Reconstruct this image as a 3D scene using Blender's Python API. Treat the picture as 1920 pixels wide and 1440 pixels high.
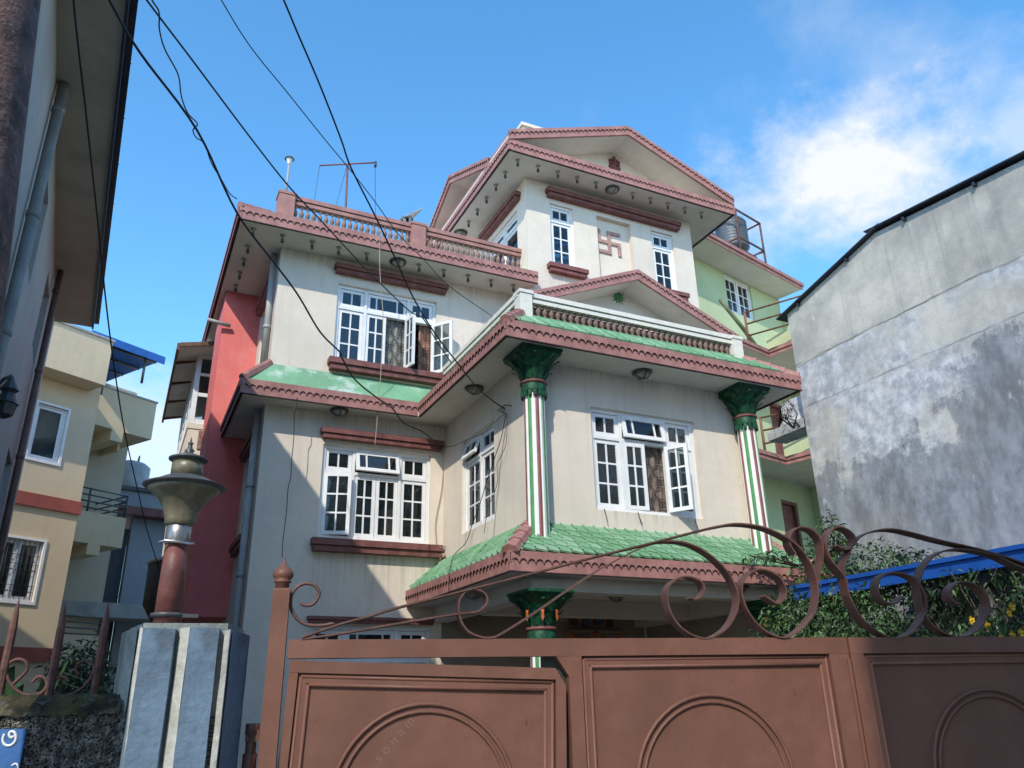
import bpy, math, random
from mathutils import Matrix, Vector
random.seed(7)
for o in list(bpy.data.objects): bpy.data.objects.remove(o)
sc = bpy.context.scene
COL = sc.collection
rad = math.radians

# ------------------------------------------------------------------ camera
FPX = 1491.8
_yaw, _pit, _rol = -.452662, .38207, -.02152505
def _cam():
    cy, sy, cp, sp = math.cos(_yaw), math.sin(_yaw), math.cos(_pit), math.sin(_pit)
    f = Vector((-sy*cp, cy*cp, sp)); r = Vector((cy, sy, 0)); u = r.cross(f)
    cr, sr = math.cos(_rol), math.sin(_rol)
    return cr*r + sr*u, -sr*r + cr*u, f
CR, CU, CF = _cam()
CP = Vector((0, 0, 1.6))
cam = bpy.data.objects.new('camera', bpy.data.cameras.new('camera')); COL.objects.link(cam)
m3 = Matrix((CR, CU, -CF)).transposed()
cam.matrix_world = Matrix.Translation(CP) @ m3.to_4x4()
cam.data.sensor_width = 36; cam.data.lens = FPX/1920*36; cam.data.clip_end = 3000; cam.data.clip_start = .05
sc.camera = cam
# site surveying helpers: a sight line from the viewpoint met with a real plane
def ray(px, py):
    return CR*((px-960)/FPX) + CU*(-(py-720)/FPX) + CF
def P(px, py, ax, val):
    d = ray(px, py); return CP + d*((val-CP[ax])/d[ax])
def PD(px, py, D):
    d = ray(px, py); return CP + d*(D/math.hypot(d.x, d.y))

# ------------------------------------------------------------------ light
SUN = Vector((.77, .90, -1.0)).normalized()          # direction the light travels
SUN_EL = math.asin(-SUN.z); SUN_AZ = math.atan2(-SUN.x, -SUN.y)
w = bpy.data.worlds.new('World'); sc.world = w; w.use_nodes = True
nt = w.node_tree; N = nt.nodes; L = nt.links; N.clear()
def nd(tree, typ, **kw):
    n = tree.nodes.new(typ)
    for k, v in kw.items():
        if k.startswith('i_'):
            n.inputs[int(k[2:]) if k[2:].isdigit() else k[2:]].default_value = v
        else: setattr(n, k, v)
    return n
sky = nd(nt, 'ShaderNodeTexSky', sky_type='NISHITA', sun_disc=False)
sky.sun_elevation = SUN_EL; sky.sun_rotation = SUN_AZ; sky.altitude = 1300; sky.air_density = 1.0; sky.dust_density = .6; sky.ozone_density = 1.6
hsv = nd(nt, 'ShaderNodeHueSaturation', i_Saturation=1.24, i_Value=1.36, i_Hue=.491)
L.new(sky.outputs[0], hsv.inputs['Color'])
tc = nd(nt, 'ShaderNodeTexCoord')
nrm = nd(nt, 'ShaderNodeVectorMath', operation='NORMALIZE'); L.new(tc.outputs['Generated'], nrm.inputs[0])
def cloud_noise(scale, stretch, detail=7, rough=.55):
    mp = nd(nt, 'ShaderNodeMapping'); mp.inputs['Scale'].default_value = stretch
    L.new(nrm.outputs[0], mp.inputs['Vector'])
    n = nd(nt, 'ShaderNodeTexNoise', i_Scale=scale, i_Detail=detail, i_Roughness=rough)
    L.new(mp.outputs[0], n.inputs['Vector']); return n.outputs['Fac']
def M1(op, a, b=None, c=None, clamp=False):
    n = nd(nt, 'ShaderNodeMath', operation=op, use_clamp=clamp)
    for i, v in enumerate((a, b, c)):
        if v is None: continue
        if isinstance(v, (int, float)): n.inputs[i].default_value = v
        else: L.new(v, n.inputs[i])
    return n.outputs[0]
def blob(px, py, sx, sy, rot=0):
    """one cloud bank around a direction of the sky, size in degrees"""
    c = ray(px, py).normalized()
    rt = c.cross(Vector((0, 0, 1))).normalized(); up = rt.cross(c)
    cr, sr = math.cos(rad(rot)), math.sin(rad(rot)); rt, up = rt*cr+up*sr, -rt*sr+up*cr
    outs = []
    for v, s in ((rt, sx), (up, sy)):
        d = nd(nt, 'ShaderNodeVectorMath', operation='DOT_PRODUCT'); L.new(nrm.outputs[0], d.inputs[0]); d.inputs[1].default_value = v
        q = M1('DIVIDE', d.outputs['Value'], math.sin(rad(s))); outs.append(M1('MULTIPLY', q, q))
    d = nd(nt, 'ShaderNodeVectorMath', operation='DOT_PRODUCT'); L.new(nrm.outputs[0], d.inputs[0]); d.inputs[1].default_value = c
    front = M1('GREATER_THAN', d.outputs['Value'], 0)
    r2 = M1('ADD', outs[0], outs[1])
    return M1('MULTIPLY', M1('SUBTRACT', 1.0, M1('SQRT', r2)), front)
n3 = cloud_noise(16, (1, 1, 1.6), 9, .62); n1 = cloud_noise(6.5, (1, 1, 1.3), 9, .62); n2 = cloud_noise(2.2, (1, 1, 2.6), 6, .6)
def layer(b, k, soft, off=0, cap=1.0):
    v = M1('ADD', b, M1('MULTIPLY', M1('SUBTRACT', n1, .5), k))
    v = M1('MULTIPLY', M1('ADD', v, off), soft, clamp=True)
    v = M1('MULTIPLY', v, M1('ADD', .55, M1('MULTIPLY', n3, .95)), clamp=True)
    v = M1('POWER', v, 1.35)
    return M1('MULTIPLY', v, cap)
m = layer(blob(1590, 335, 11, 6.6, -6), 2.3, 1.35, .0, 1.0)
for args, kk in (((1600, 330, 15, 9, -10), (3.0, .8, -.08, .32)), ((1930, 230, 9, 7, 20), (3.0, .9, -.1, .5)), ((1680, 140, 14, 5, -60), (3.2, .8, -.12, .28)),
                 ((1500, 420, 10, 4, 0), (2.8, 1.0, 0, .35)), ((270, 880, 12, 7), (2.0, 1.5, .1, .75))):
    m = M1('MAXIMUM', m, layer(blob(*args), *kk))
# scattered low cloud all round the horizon and a few fair-weather clouds elsewhere
sep = nd(nt, 'ShaderNodeSeparateXYZ'); L.new(nrm.outputs[0], sep.inputs[0])
low = M1('MULTIPLY', M1('SUBTRACT', .30, sep.outputs['Z']), 2.2, clamp=True)
lowc = M1('MULTIPLY', M1('MULTIPLY', M1('SUBTRACT', n2, .44), 4.5, clamp=True), low)
m = M1('MAXIMUM', m, lowc)
mix = nd(nt, 'ShaderNodeMix', data_type='RGBA'); L.new(m, mix.inputs[0]); L.new(hsv.outputs[0], mix.inputs[6]); mix.inputs[7].default_value = (3.25, 3.4, 3.6, 1)
bg = nd(nt, 'ShaderNodeBackground', i_Strength=.15); L.new(mix.outputs[2], bg.inputs['Color'])
wo = nd(nt, 'ShaderNodeOutputWorld'); L.new(bg.outputs[0], wo.inputs[0])
sl = bpy.data.lights.new('sun', 'SUN'); sl.energy = 2.0; sl.angle = rad(.53); sl.color = (1, .925, .80)
so = bpy.data.objects.new('sun', sl); COL.objects.link(so); so.rotation_euler = SUN.to_track_quat('-Z', 'Y').to_euler(); so.location = (-20, -20, 40)
sc.view_settings.view_transform = 'Standard'; sc.view_settings.look = 'None'; sc.view_settings.gamma = 1; sc.view_settings.exposure = .95
try: sc.view_settings.use_curve_mapping = False
except Exception: pass

# ------------------------------------------------------------------ materials
def mat(name, col, rough=.8, var=.10, scale=2.5, streak=0.0, streakcol=None, bump=.15, bscale=60, metal=0, blot=0.0, blotcol=(.1, .09, .08), bls=1.2, spec=.5, space='Object', clear=0, fine=.5, streaksc=(9, 9, .7), dent=0, chips=None, rand=0, crack=None, runs=()):
    m = bpy.data.materials.new(name); m.use_nodes = True; t = m.node_tree; t.nodes.clear()
    out = nd(t, 'ShaderNodeOutputMaterial'); b = nd(t, 'ShaderNodeBsdfPrincipled'); t.links.new(b.outputs[0], out.inputs[0])
    b.inputs['Roughness'].default_value = rough; b.inputs['Metallic'].default_value = metal; b.inputs['Specular IOR Level'].default_value = spec; b.inputs['Coat Weight'].default_value = clear
    if space == 'World':
        g = nd(t, 'ShaderNodeNewGeometry'); vec = g.outputs['Position']
    else:
        c = nd(t, 'ShaderNodeTexCoord'); vec = c.outputs['Object']
    def noise(s, d=5, r=.6, sc3=None, off=0):
        v = vec
        if sc3 or off:
            mp = nd(t, 'ShaderNodeMapping'); t.links.new(vec, mp.inputs['Vector']); mp.inputs['Scale'].default_value = sc3 or (1, 1, 1); mp.inputs['Location'].default_value = (off, off, off); v = mp.outputs[0]
        n = nd(t, 'ShaderNodeTexNoise', i_Scale=s, i_Detail=d, i_Roughness=r); t.links.new(v, n.inputs['Vector']); return n.outputs['Fac']
    def ramp(fac, lo, hi, a=0., z=1.):
        r = nd(t, 'ShaderNodeMapRange', interpolation_type='SMOOTHSTEP'); t.links.new(fac, r.inputs[0])
        for i, v in zip((1, 2, 3, 4), (lo, hi, a, z)): r.inputs[i].default_value = v
        return r.outputs[0]
    def mixc(f, a, bcol, mode='MIX'):
        x = nd(t, 'ShaderNodeMix', data_type='RGBA', blend_type=mode)
        if isinstance(f, float): x.inputs[0].default_value = f
        else: t.links.new(f, x.inputs[0])
        for i, v in ((6, a), (7, bcol)):
            if isinstance(v, tuple): x.inputs[i].default_value = (*v[:3], 1)
            else: t.links.new(v, x.inputs[i])
        return x.outputs[2]
    c0 = tuple(col)
    dk = tuple(x*(1-2.0*var) for x in c0); lt = tuple(min(1, x*(1+1.2*var)) for x in c0)
    cc = mixc(ramp(noise(scale), .3, .7), dk, lt)
    cc = mixc(ramp(noise(scale*14, 3), .35, .75, 0., fine), cc, tuple(x*(1-1.6*var) for x in c0))
    if streak:
        cc = mixc(ramp(noise(1.0, 6, .62, streaksc), .52, .75, 0., streak), cc, streakcol or tuple(x*.45 for x in c0))
    if blot:
        cc = mixc(ramp(noise(bls, 8, .68, None, 7.3), .52, .66, 0., blot), cc, blotcol)
    if chips: cc = mixc(ramp(noise(26., 5, .7, None, 3.1), .66, .70, 0., .8), cc, chips)
    if crack:
        n_ = noise(1.1, 9, .7, None, 12.7); a_ = nd(t, 'ShaderNodeMath', operation='SUBTRACT'); t.links.new(n_, a_.inputs[0]); a_.inputs[1].default_value = .5
        q_ = nd(t, 'ShaderNodeMath', operation='ABSOLUTE'); t.links.new(a_.outputs[0], q_.inputs[0]); g2 = ramp(noise(.8, 4, .5, None, 4.4), .5, .62, 0., .55)
        f_ = nd(t, 'ShaderNodeMath', operation='MULTIPLY'); t.links.new(ramp(q_.outputs[0], 0, .0028, 1., 0.), f_.inputs[0]); t.links.new(g2, f_.inputs[1]); cc = mixc(f_.outputs[0], cc, crack)
    if runs:
        sx = nd(t, 'ShaderNodeSeparateXYZ'); t.links.new(vec, sx.inputs[0]); acc = None
        def mth(op, a_, b_, cl=False):
            n_ = nd(t, 'ShaderNodeMath', operation=op, use_clamp=cl)
            for i, v in enumerate((a_, b_)):
                if isinstance(v, (int, float)): n_.inputs[i].default_value = v
                else: t.links.new(v, n_.inputs[i])
            return n_.outputs[0]
        for (x0, x1, zt_, ln_) in runs:
            fx = mth('MULTIPLY', ramp(sx.outputs['X'], x0-.06, x0+.08), ramp(sx.outputs['X'], x1-.08, x1+.06, 1., 0.))
            fz_ = mth('MULTIPLY', ramp(sx.outputs['Z'], zt_-ln_, zt_), ramp(sx.outputs['Z'], zt_, zt_+.01, 1., 0.))
            f_ = mth('MULTIPLY', fx, fz_); acc = f_ if acc is None else mth('MAXIMUM', acc, f_)
        st = ramp(noise(1., 6, .65, (16, 16, .6), 5.5), .42, .66)
        cc = mixc(mth('MULTIPLY', mth('MULTIPLY', acc, st), .30), cc, (.20, .17, .14))
    if rand:
        oi = nd(t, 'ShaderNodeObjectInfo'); hs_ = nd(t, 'ShaderNodeHueSaturation'); t.links.new(cc, hs_.inputs['Color']); t.links.new(ramp(oi.outputs['Random'], 0, 1, 1-rand, 1+rand*.7), hs_.inputs['Value']); t.links.new(ramp(oi.outputs['Random'], .2, .8, 1.05, .82), hs_.inputs['Saturation']); cc = hs_.outputs[0]
    t.links.new(cc, b.inputs['Base Color'])
    if bump:
        bp = nd(t, 'ShaderNodeBump', i_Strength=bump, i_Distance=.01); t.links.new(noise(bscale, 4), bp.inputs['Height']); t.links.new(bp.outputs[0], b.inputs['Normal'])
        if dent:
            b2_ = nd(t, 'ShaderNodeBump', i_Strength=dent, i_Distance=.02); t.links.new(noise(3.5, 2, .5, None, 1.7), b2_.inputs['Height']); t.links.new(bp.outputs[0], b2_.inputs['Normal']); t.links.new(b2_.outputs[0], b.inputs['Normal'])
    rr = ramp(noise(scale*3), .3, .7, max(.03, rough-.08), min(1, rough+.08)); t.links.new(rr, b.inputs['Roughness'])
    m['_n'] = name
    return m
def glassmat(name, tint=(.035, .045, .05), trans=.78, rough=.04):
    m = bpy.data.materials.new(name); m.use_nodes = True; t = m.node_tree; t.nodes.clear()
    out = nd(t, 'ShaderNodeOutputMaterial'); gl = nd(t, 'ShaderNodeBsdfGlossy', i_Roughness=rough); gl.inputs[0].default_value = (.9, .95, 1, 1)
    tr = nd(t, 'ShaderNodeBsdfTransparent'); tr.inputs[0].default_value = (.80, .86, .86, 1)
    c = nd(t, 'ShaderNodeTexCoord'); n = nd(t, 'ShaderNodeTexNoise', i_Scale=6., i_Detail=2.); t.links.new(c.outputs['Object'], n.inputs['Vector'])
    bp = nd(t, 'ShaderNodeBump', i_Strength=.05, i_Distance=.02); t.links.new(n.outputs['Fac'], bp.inputs['Height']); t.links.new(bp.outputs[0], gl.inputs['Normal'])
    df = nd(t, 'ShaderNodeBsdfDiffuse'); df.inputs[0].default_value = (*tint, 1)
    m1 = nd(t, 'ShaderNodeMixShader'); m1.inputs[0].default_value = trans; t.links.new(df.outputs[0], m1.inputs[1]); t.links.new(tr.outputs[0], m1.inputs[2])
    fr = nd(t, 'ShaderNodeFresnel', i_IOR=1.5); m2 = nd(t, 'ShaderNodeMixShader'); t.links.new(fr.outputs[0], m2.inputs[0]); t.links.new(m1.outputs[0], m2.inputs[1]); t.links.new(gl.outputs[0], m2.inputs[2])
    t.links.new(m2.outputs[0], out.inputs[0]); return m
MT = dict(
    cream=mat('cream_plaster', (.72, .635, .53), .85, .05, .9, streak=.4, streakcol=(.52, .45, .37), streaksc=(7, 7, .45), crack=(.3, .26, .22), space='World', bump=.25, bscale=45, blot=.12, blotcol=(.46, .41, .35), runs=((2.5, 4.55, 3.80, 1.1), (6.5, 7.36, 9.29, .7), (8.93, 9.8, 9.29, .7), (5.6, 7.4, 4.02, .3), (4.7, 8.3, 6.03, .25), (1.7, 4.6, 6.03, .35), (1.7, 6.1, 8.88, .35), (6.2, 10.0, 11.35, .3), (2.5, 4.6, 5.6, .12), (2.5, 4.6, 8.6, .12))),
    soffit=mat('soffit_plaster', (.66, .61, .54), .9, .05, 1.3, bump=.2, blot=.35, blotcol=(.46, .44, .40), bls=1.6),
    bed=mat('mossy_tile_bed', (.045, .085, .045), .9, .3, 9),
    pink=mat('pink_trim_paint', (.37, .172, .148), .75, .12, 5, streak=.5, streakcol=(.25, .12, .11), bump=.3, bscale=70, blot=.25, blotcol=(.50, .31, .27), bls=5),
    maroon=mat('maroon_paint', (.19, .065, .055), .6, .16, 6, bump=.2, blot=.3, blotcol=(.30, .15, .13), bls=6),
    darkline=mat('dark_drip_line_and_shade', (.035, .014, .016), .7, .1),
    green=mat('green_roof_paint', (.20, .42, .225), .8, .16, 3, rand=.16, streak=.25, streakcol=(.33, .52, .38), bump=.25, bscale=50, blot=.35, blotcol=(.36, .50, .38), bls=2.5),
    green2=mat('smooth_green_roof_paint', (.18, .38, .22), .65, .10, 2, streak=.3, streakcol=(.26, .45, .30), bump=.2, blot=.75, blotcol=(.55, .64, .58), bls=1.9),
    capgreen=mat('dark_green_capital_paint', (.013, .085, .042), .55, .35, 14, bump=.6, bscale=30, blot=.5, blotcol=(.03, .022, .014), bls=9, spec=.3),
    white=mat('white_gloss_paint', (.80, .80, .79), .45, .04, 4, bump=.1, blot=.18, blotcol=(.55, .53, .50), bls=8),
    stripew=mat('column_white', (.84, .83, .78), .6, .03, 5), stripeg=mat('column_green', (.075, .28, .10), .6, .12, 5), stripem=mat('column_maroon', (.26, .10, .09), .6, .1, 5),
    baluster=mat('baluster_concrete', (.27, .165, .135), .8, .25, 12, bump=.4, blot=.5, blotcol=(.30, .26, .22), bls=14),
    red=mat('red_wall_paint', (.78, .18, .165), .7, .08, 1.2, streak=.2, streakcol=(.72, .30, .25), bump=.2, blot=.14, blotcol=(.68, .42, .34), bls=1.4),
    glass=glassmat('window_glass'),
    dark=mat('dark_room', (.03, .028, .026), .9, .2), taupe=mat('taupe_curtain', (.20, .155, .125), .95, .2, 7), sheer=mat('sheer_curtain', (.50, .51, .49), .95, .1, 5, streak=.4, streakcol=(.75, .75, .72), streaksc=(30, 30, .5)), curtain=mat('curtain_cloth', (.22, .23, .205), .95, .12, 6, streak=.6, streakcol=(.46, .46, .41), streaksc=(40, 40, .6)),
    curtain2=mat('patterned_curtain', (.17, .21, .16), .95, .3, 14, blot=.7, blotcol=(.30, .31, .24), bls=12),
    browncurtain=mat('brown_curtain', (.34, .18, .12), .95, .15, 6),
    grille=mat('dark_iron_grille', (.03, .022, .022), .5, .2, 8),
    lampdark=mat('lamp_metal', (.06, .06, .055), .4, .2, 10), lampglass=mat('lamp_glass', (.28, .28, .25), .15, .1, 10),
    offwhite=mat('aged_cream_paint', (.74, .70, .62), .7, .05, 5, blot=.3, blotcol=(.45, .42, .37), bls=9, bump=.1),
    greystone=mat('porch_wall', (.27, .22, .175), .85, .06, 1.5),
    steel=mat('galvanised_steel', (.55, .56, .57), .32, .1, 5, metal=.9, bump=.03),
    pvc=mat('grey_pvc', (.38, .38, .37), .55, .1, 3, streak=.4), black=mat('black_cable', (.012, .012, .014), .5, .1),
    tan=mat('pale_cord', (.45, .38, .26), .8, .1), orange=mat('marigold_orange', (.55, .12, .025), .8, .2, 20),
)

# ------------------------------------------------------------------ mesh building
class MB:
    def __init__(s): s.v = []; s.f = []; s.m = []; s.sm = []
    def add(s, vs, fs, mi=0, smooth=False):
        b = len(s.v); s.v += [tuple(x) for x in vs]
        for f in fs: s.f.append(tuple(b+i for i in f)); s.m.append(mi); s.sm.append(smooth)
        return s
    def box(s, x0, x1, y0, y1, z0, z1, mi=0, M=None):
        if x0 > x1: x0, x1 = x1, x0
        if y0 > y1: y0, y1 = y1, y0
        if z0 > z1: z0, z1 = z1, z0
        vs = [Vector((x, y, z)) for z in (z0, z1) for y in (y0, y1) for x in (x0, x1)]
        if M: vs = [M @ v for v in vs]
        return s.add(vs, [(0, 2, 3, 1), (4, 5, 7, 6), (0, 1, 5, 4), (2, 6, 7, 3), (0, 4, 6, 2), (1, 3, 7, 5)], mi)
    def hexa(s, b, t, mi=0):     # bottom quad, top quad
        return s.add(list(b)+list(t), [(3, 2, 1, 0), (4, 5, 6, 7), (0, 1, 5, 4), (1, 2, 6, 5), (2, 3, 7, 6), (3, 0, 4, 7)], mi)
    def prism(s, poly, d, mi=0):   # polygon extruded by vector d
        n = len(poly); d = Vector(d); p = [Vector(q) for q in poly]
        return s.add(p+[q+d for q in p], [tuple(range(n))[::-1], tuple(range(n, 2*n))]+[(i, (i+1) % n, n+(i+1) % n, n+i) for i in range(n)], mi)
    def tube(s, pts, r, seg=6, mi=0, smooth=True, caps=True, flat=None):
        pts = [Vector(p) for p in pts]; n = len(pts); vs = []
        ref = None
        for i, p in enumerate(pts):
            t = (pts[min(i+1, n-1)]-pts[max(i-1, 0)]).normalized()
            if ref is None: ref = t.orthogonal().normalized() if flat is None else Vector(flat).normalized()
            a = (ref - t*ref.dot(t)).normalized(); ref = a; b = t.cross(a)
            rr = r[i] if isinstance(r, (list, tuple)) else r
            for k in range(seg):
                an = 2*math.pi*k/seg; vs.append(p + a*math.cos(an)*rr + b*math.sin(an)*rr)
        fs = [(i*seg+k, i*seg+(k+1) % seg, (i+1)*seg+(k+1) % seg, (i+1)*seg+k) for i in range(n-1) for k in range(seg)]
        if caps: fs += [tuple(range(seg))[::-1], tuple((n-1)*seg+k for k in range(seg))]
        return s.add(vs, fs, mi, smooth)
    def lathe(s, prof, seg=12, c=(0, 0, 0), mi=0, smooth=True, caps=True):
        vs = []; n = len(prof)
        for r, z in prof:
            for k in range(seg):
                a = 2*math.pi*k/seg; vs.append((c[0]+r*math.cos(a), c[1]+r*math.sin(a), c[2]+z))
        fs = [(i*seg+k, i*seg+(k+1) % seg, (i+1)*seg+(k+1) % seg, (i+1)*seg+k) for i in range(n-1) for k in range(seg)]
        if caps: fs += [tuple(range(seg))[::-1], tuple((n-1)*seg+k for k in range(seg))]
        return s.add(vs, fs, mi, smooth)
    def ribbon(s, pts, wvec, th, nvecs=None, mi=0):   # flat bar along a planar path: width along wvec, thickness th in the plane
        pts = [Vector(p) for p in pts]; W = Vector(wvec); n = len(pts); vs = []
        for i, p in enumerate(pts):
            t = (pts[min(i+1, n-1)]-pts[max(i-1, 0)]).normalized(); nn = t.cross(W.normalized()).normalized()*th/2
            vs += [p-W/2-nn, p+W/2-nn, p+W/2+nn, p-W/2+nn]
        fs = [(i*4+k, i*4+(k+1) % 4, (i+1)*4+(k+1) % 4, (i+1)*4+k) for i in range(n-1) for k in range(4)]
        fs += [(3, 2, 1, 0), tuple((n-1)*4+k for k in range(4))]
        return s.add(vs, fs, mi, False)
    def mesh(s, name, mats):
        me = bpy.data.meshes.new(name); me.from_pydata(s.v, [], s.f)
        for m_ in (mats if isinstance(mats, (list, tuple)) else [mats]): me.materials.append(m_)
        me.polygons.foreach_set('material_index', s.m); me.polygons.foreach_set('use_smooth', s.sm); me.update(); return me
WM = {}
def _link(o, parent, M):
    COL.objects.link(o); WM[o.name] = M
    if parent is not None:
        o.parent = parent; o.matrix_basis = WM[parent.name].inverted() @ M
    else: o.matrix_basis = M
def T(x, y=None, z=None): return Matrix.Translation(Vector((x, y, z)) if y is not None else Vector(x))
def RZ(a): return Matrix.Rotation(rad(a), 4, 'Z')
def RX(a): return Matrix.Rotation(rad(a), 4, 'X')
def RY(a): return Matrix.Rotation(rad(a), 4, 'Y')
def props(o, label=None, cat=None, group=None, kind=None):
    for k, v in (('label', label), ('category', cat), ('group', group), ('kind', kind)):
        if v: o[k] = v
    return o
def thing(name, label, cat, M, group=None, parent=None):
    o = bpy.data.objects.new(name, None); o.empty_display_size = .2; _link(o, parent, M); return props(o, label, cat, group)
def ob(name, mb, mats, parent=None, M=None, **kw):
    """one mesh object; M=None: vertices are world (or parent-frame if F given) coordinates, the origin goes to the base centre"""
    F = kw.pop('F', None)
    if isinstance(mb, MB):
        if M is None:
            fr = F or Matrix()
            xs, ys, zs = zip(*mb.v); c = Vector(((min(xs)+max(xs))/2, (min(ys)+max(ys))/2, min(zs)))
            mb.v = [tuple(Vector(v)-c) for v in mb.v]; M = fr @ T(c)
        me = mb.mesh(name, mats)
    else: me = mb
    o = bpy.data.objects.new(name, me); _link(o, parent, M); return props(o, **kw)
_cache = {}
def shared(key, fn, mats):
    if key not in _cache: _cache[key] = fn().mesh(key[0], mats)
    return _cache[key]

def wall_mb(mb, u0, u1, z0, z1, th, holes, mi=0):
    """wall in a local frame: face at y=0, body to y=th, holes = (u0,u1,z0,z1)"""
    zs = sorted({z0, z1, *[h[2] for h in holes], *[h[3] for h in holes]}); zs = [z for z in zs if z0 <= z <= z1]
    for a, b in zip(zs, zs[1:]):
        cuts = sorted([(h[0], h[1]) for h in holes if h[2] <= a+1e-6 and h[3] >= b-1e-6]); x = u0
        for c in cuts:
            if c[0] > x: mb.box(x, c[0], 0, th, a, b, mi)
            x = c[1]
        if x < u1: mb.box(x, u1, 0, th, a, b, mi)
    return mb

# ------------------------------------------------------------------ windows
def pane_mesh(w_, h_, mname='glass'):
    return shared(('pane', round(w_, 3), round(h_, 3), mname), lambda: MB().box(-w_/2, w_/2, -.003, .003, -h_/2, h_/2), MT[mname])
def sash(parent, M, w_, h_, cols, rows, hinge='L', ang=0, tilt=0, fr=.060, mun=.026, th=.036, glass='glass', white='white', y0=.075):
    """one glazed leaf; M = window frame matrix at the leaf's lower-left corner; ang opens outward in degrees, tilt hangs it from the top edge"""
    A = M @ T(0, y0, 0)
    if tilt: A = A @ T(0, 0, h_) @ RX(-tilt) @ T(0, -.03, -h_)
    if ang:
        A = A @ (T(w_, -.02, 0) @ RZ(ang) @ T(-w_, 0, 0) if hinge == 'R' else T(0, -.02, 0) @ RZ(-ang))
    tot = sum(cols); iw = w_-2*fr-mun*(len(cols)-1); xs = []; x = fr
    for c in cols: xs.append((x, x+iw*c/tot)); x += iw*c/tot+mun
    ih = h_-2*fr-mun*(rows-1); zs = []; z = fr
    for r in range(rows): zs.append((z, z+ih/rows)); z += ih/rows+mun
    def mk():
        b = MB(); g = .004
        b.box(g, fr, 0, th, g, h_-g); b.box(w_-fr, w_-g, 0, th, g, h_-g); b.box(fr, w_-fr, 0, th, g, fr); b.box(fr, w_-fr, 0, th, h_-fr, h_-g)
        for i in range(len(cols)-1): b.box(xs[i][1], xs[i+1][0], .005, th-.005, fr, h_-fr)
        for i in range(rows-1):
            for (a, c) in xs: b.box(a, c, .007, th-.007, zs[i][1], zs[i+1][0])
        return b
    me = shared(('sash', round(w_, 3), round(h_, 3), tuple(cols), rows, fr, white), mk, MT[white])
    ob('sash', me, None, parent, A)
    for (a, b) in xs:
        for (c, d) in zs:
            ob('pane', pane_mesh(b-a+.004, d-c+.004, glass), None, parent, A @ T((a+b)/2, th/2, (c+d)/2))
def grille_mb(w_, h_):
    b = MB(); r = .006
    def line(p): b.tube([(x, 0, z) for x, z in p], r, 4, smooth=False)
    n = max(1, round(w_/.36)); cw = w_/n
    for k in range(n+1): line([(k*cw, 0), (k*cw, h_)])
    for k in range(n):
        x0 = k*cw; c = x0+cw/2; q = cw*.18; m_ = 3; sh = h_/m_
        for j in range(m_):
            z0 = j*sh
            line([(c, z0), (c-q, z0+sh*.22), (c-q, z0+sh*.62), (c, z0+sh*.84), (c, z0+sh)]); line([(c, z0), (c+q, z0+sh*.22), (c+q, z0+sh*.62), (c, z0+sh*.84)])
            for s_ in (-1, 1):
                e = c+s_*cw/2
                for t_ in (.12, .24, .48, .60): line([(c+s_*q, z0+sh*(t_+.05)), (e, z0+sh*(t_+.05))])
                line([(c+s_*q*1.6, z0+sh*.29), (c+s_*q*1.6, z0+sh*.53)])
    return b
def curtain_mb(w_, h_, amp=.022, wl=.085, seed=0):
    rnd = random.Random(seed); b = MB(); n = max(6, int(w_/.018)); ph = rnd.random()*6
    f = lambda i: amp*math.sin(i*w_/n/wl*6.283+ph+.8*math.sin(i*.31+ph)) + amp*.4*math.sin(i*1.1+ph)
    vs = []
    for z, k in ((0, 1.), (h_*.5, .8), (h_, .5)):
        for i in range(n+1): vs.append((i*w_/n, f(i)*k, z))
    fs = [(r*(n+1)+i, r*(n+1)+i+1, (r+1)*(n+1)+i+1, (r+1)*(n+1)+i) for r in range(2) for i in range(n)]
    return b.add(vs, fs, 0, True)
def room(parent, M, w_, h_, d=.55):
    b = MB(); b.box(-.05, w_+.05, d, d+.02, -.05, h_+.05); b.box(-.05, -.03, .2, d, -.05, h_+.05); b.box(w_+.03, w_+.05, .2, d, -.05, h_+.05); b.box(-.03, w_+.03, .2, d, -.05, -.03); b.box(-.03, w_+.03, .2, d, h_+.03, h_+.05)
    ob('dark_interior', b.mesh('dark_interior', MT['dark']), None, parent, M)
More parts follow.
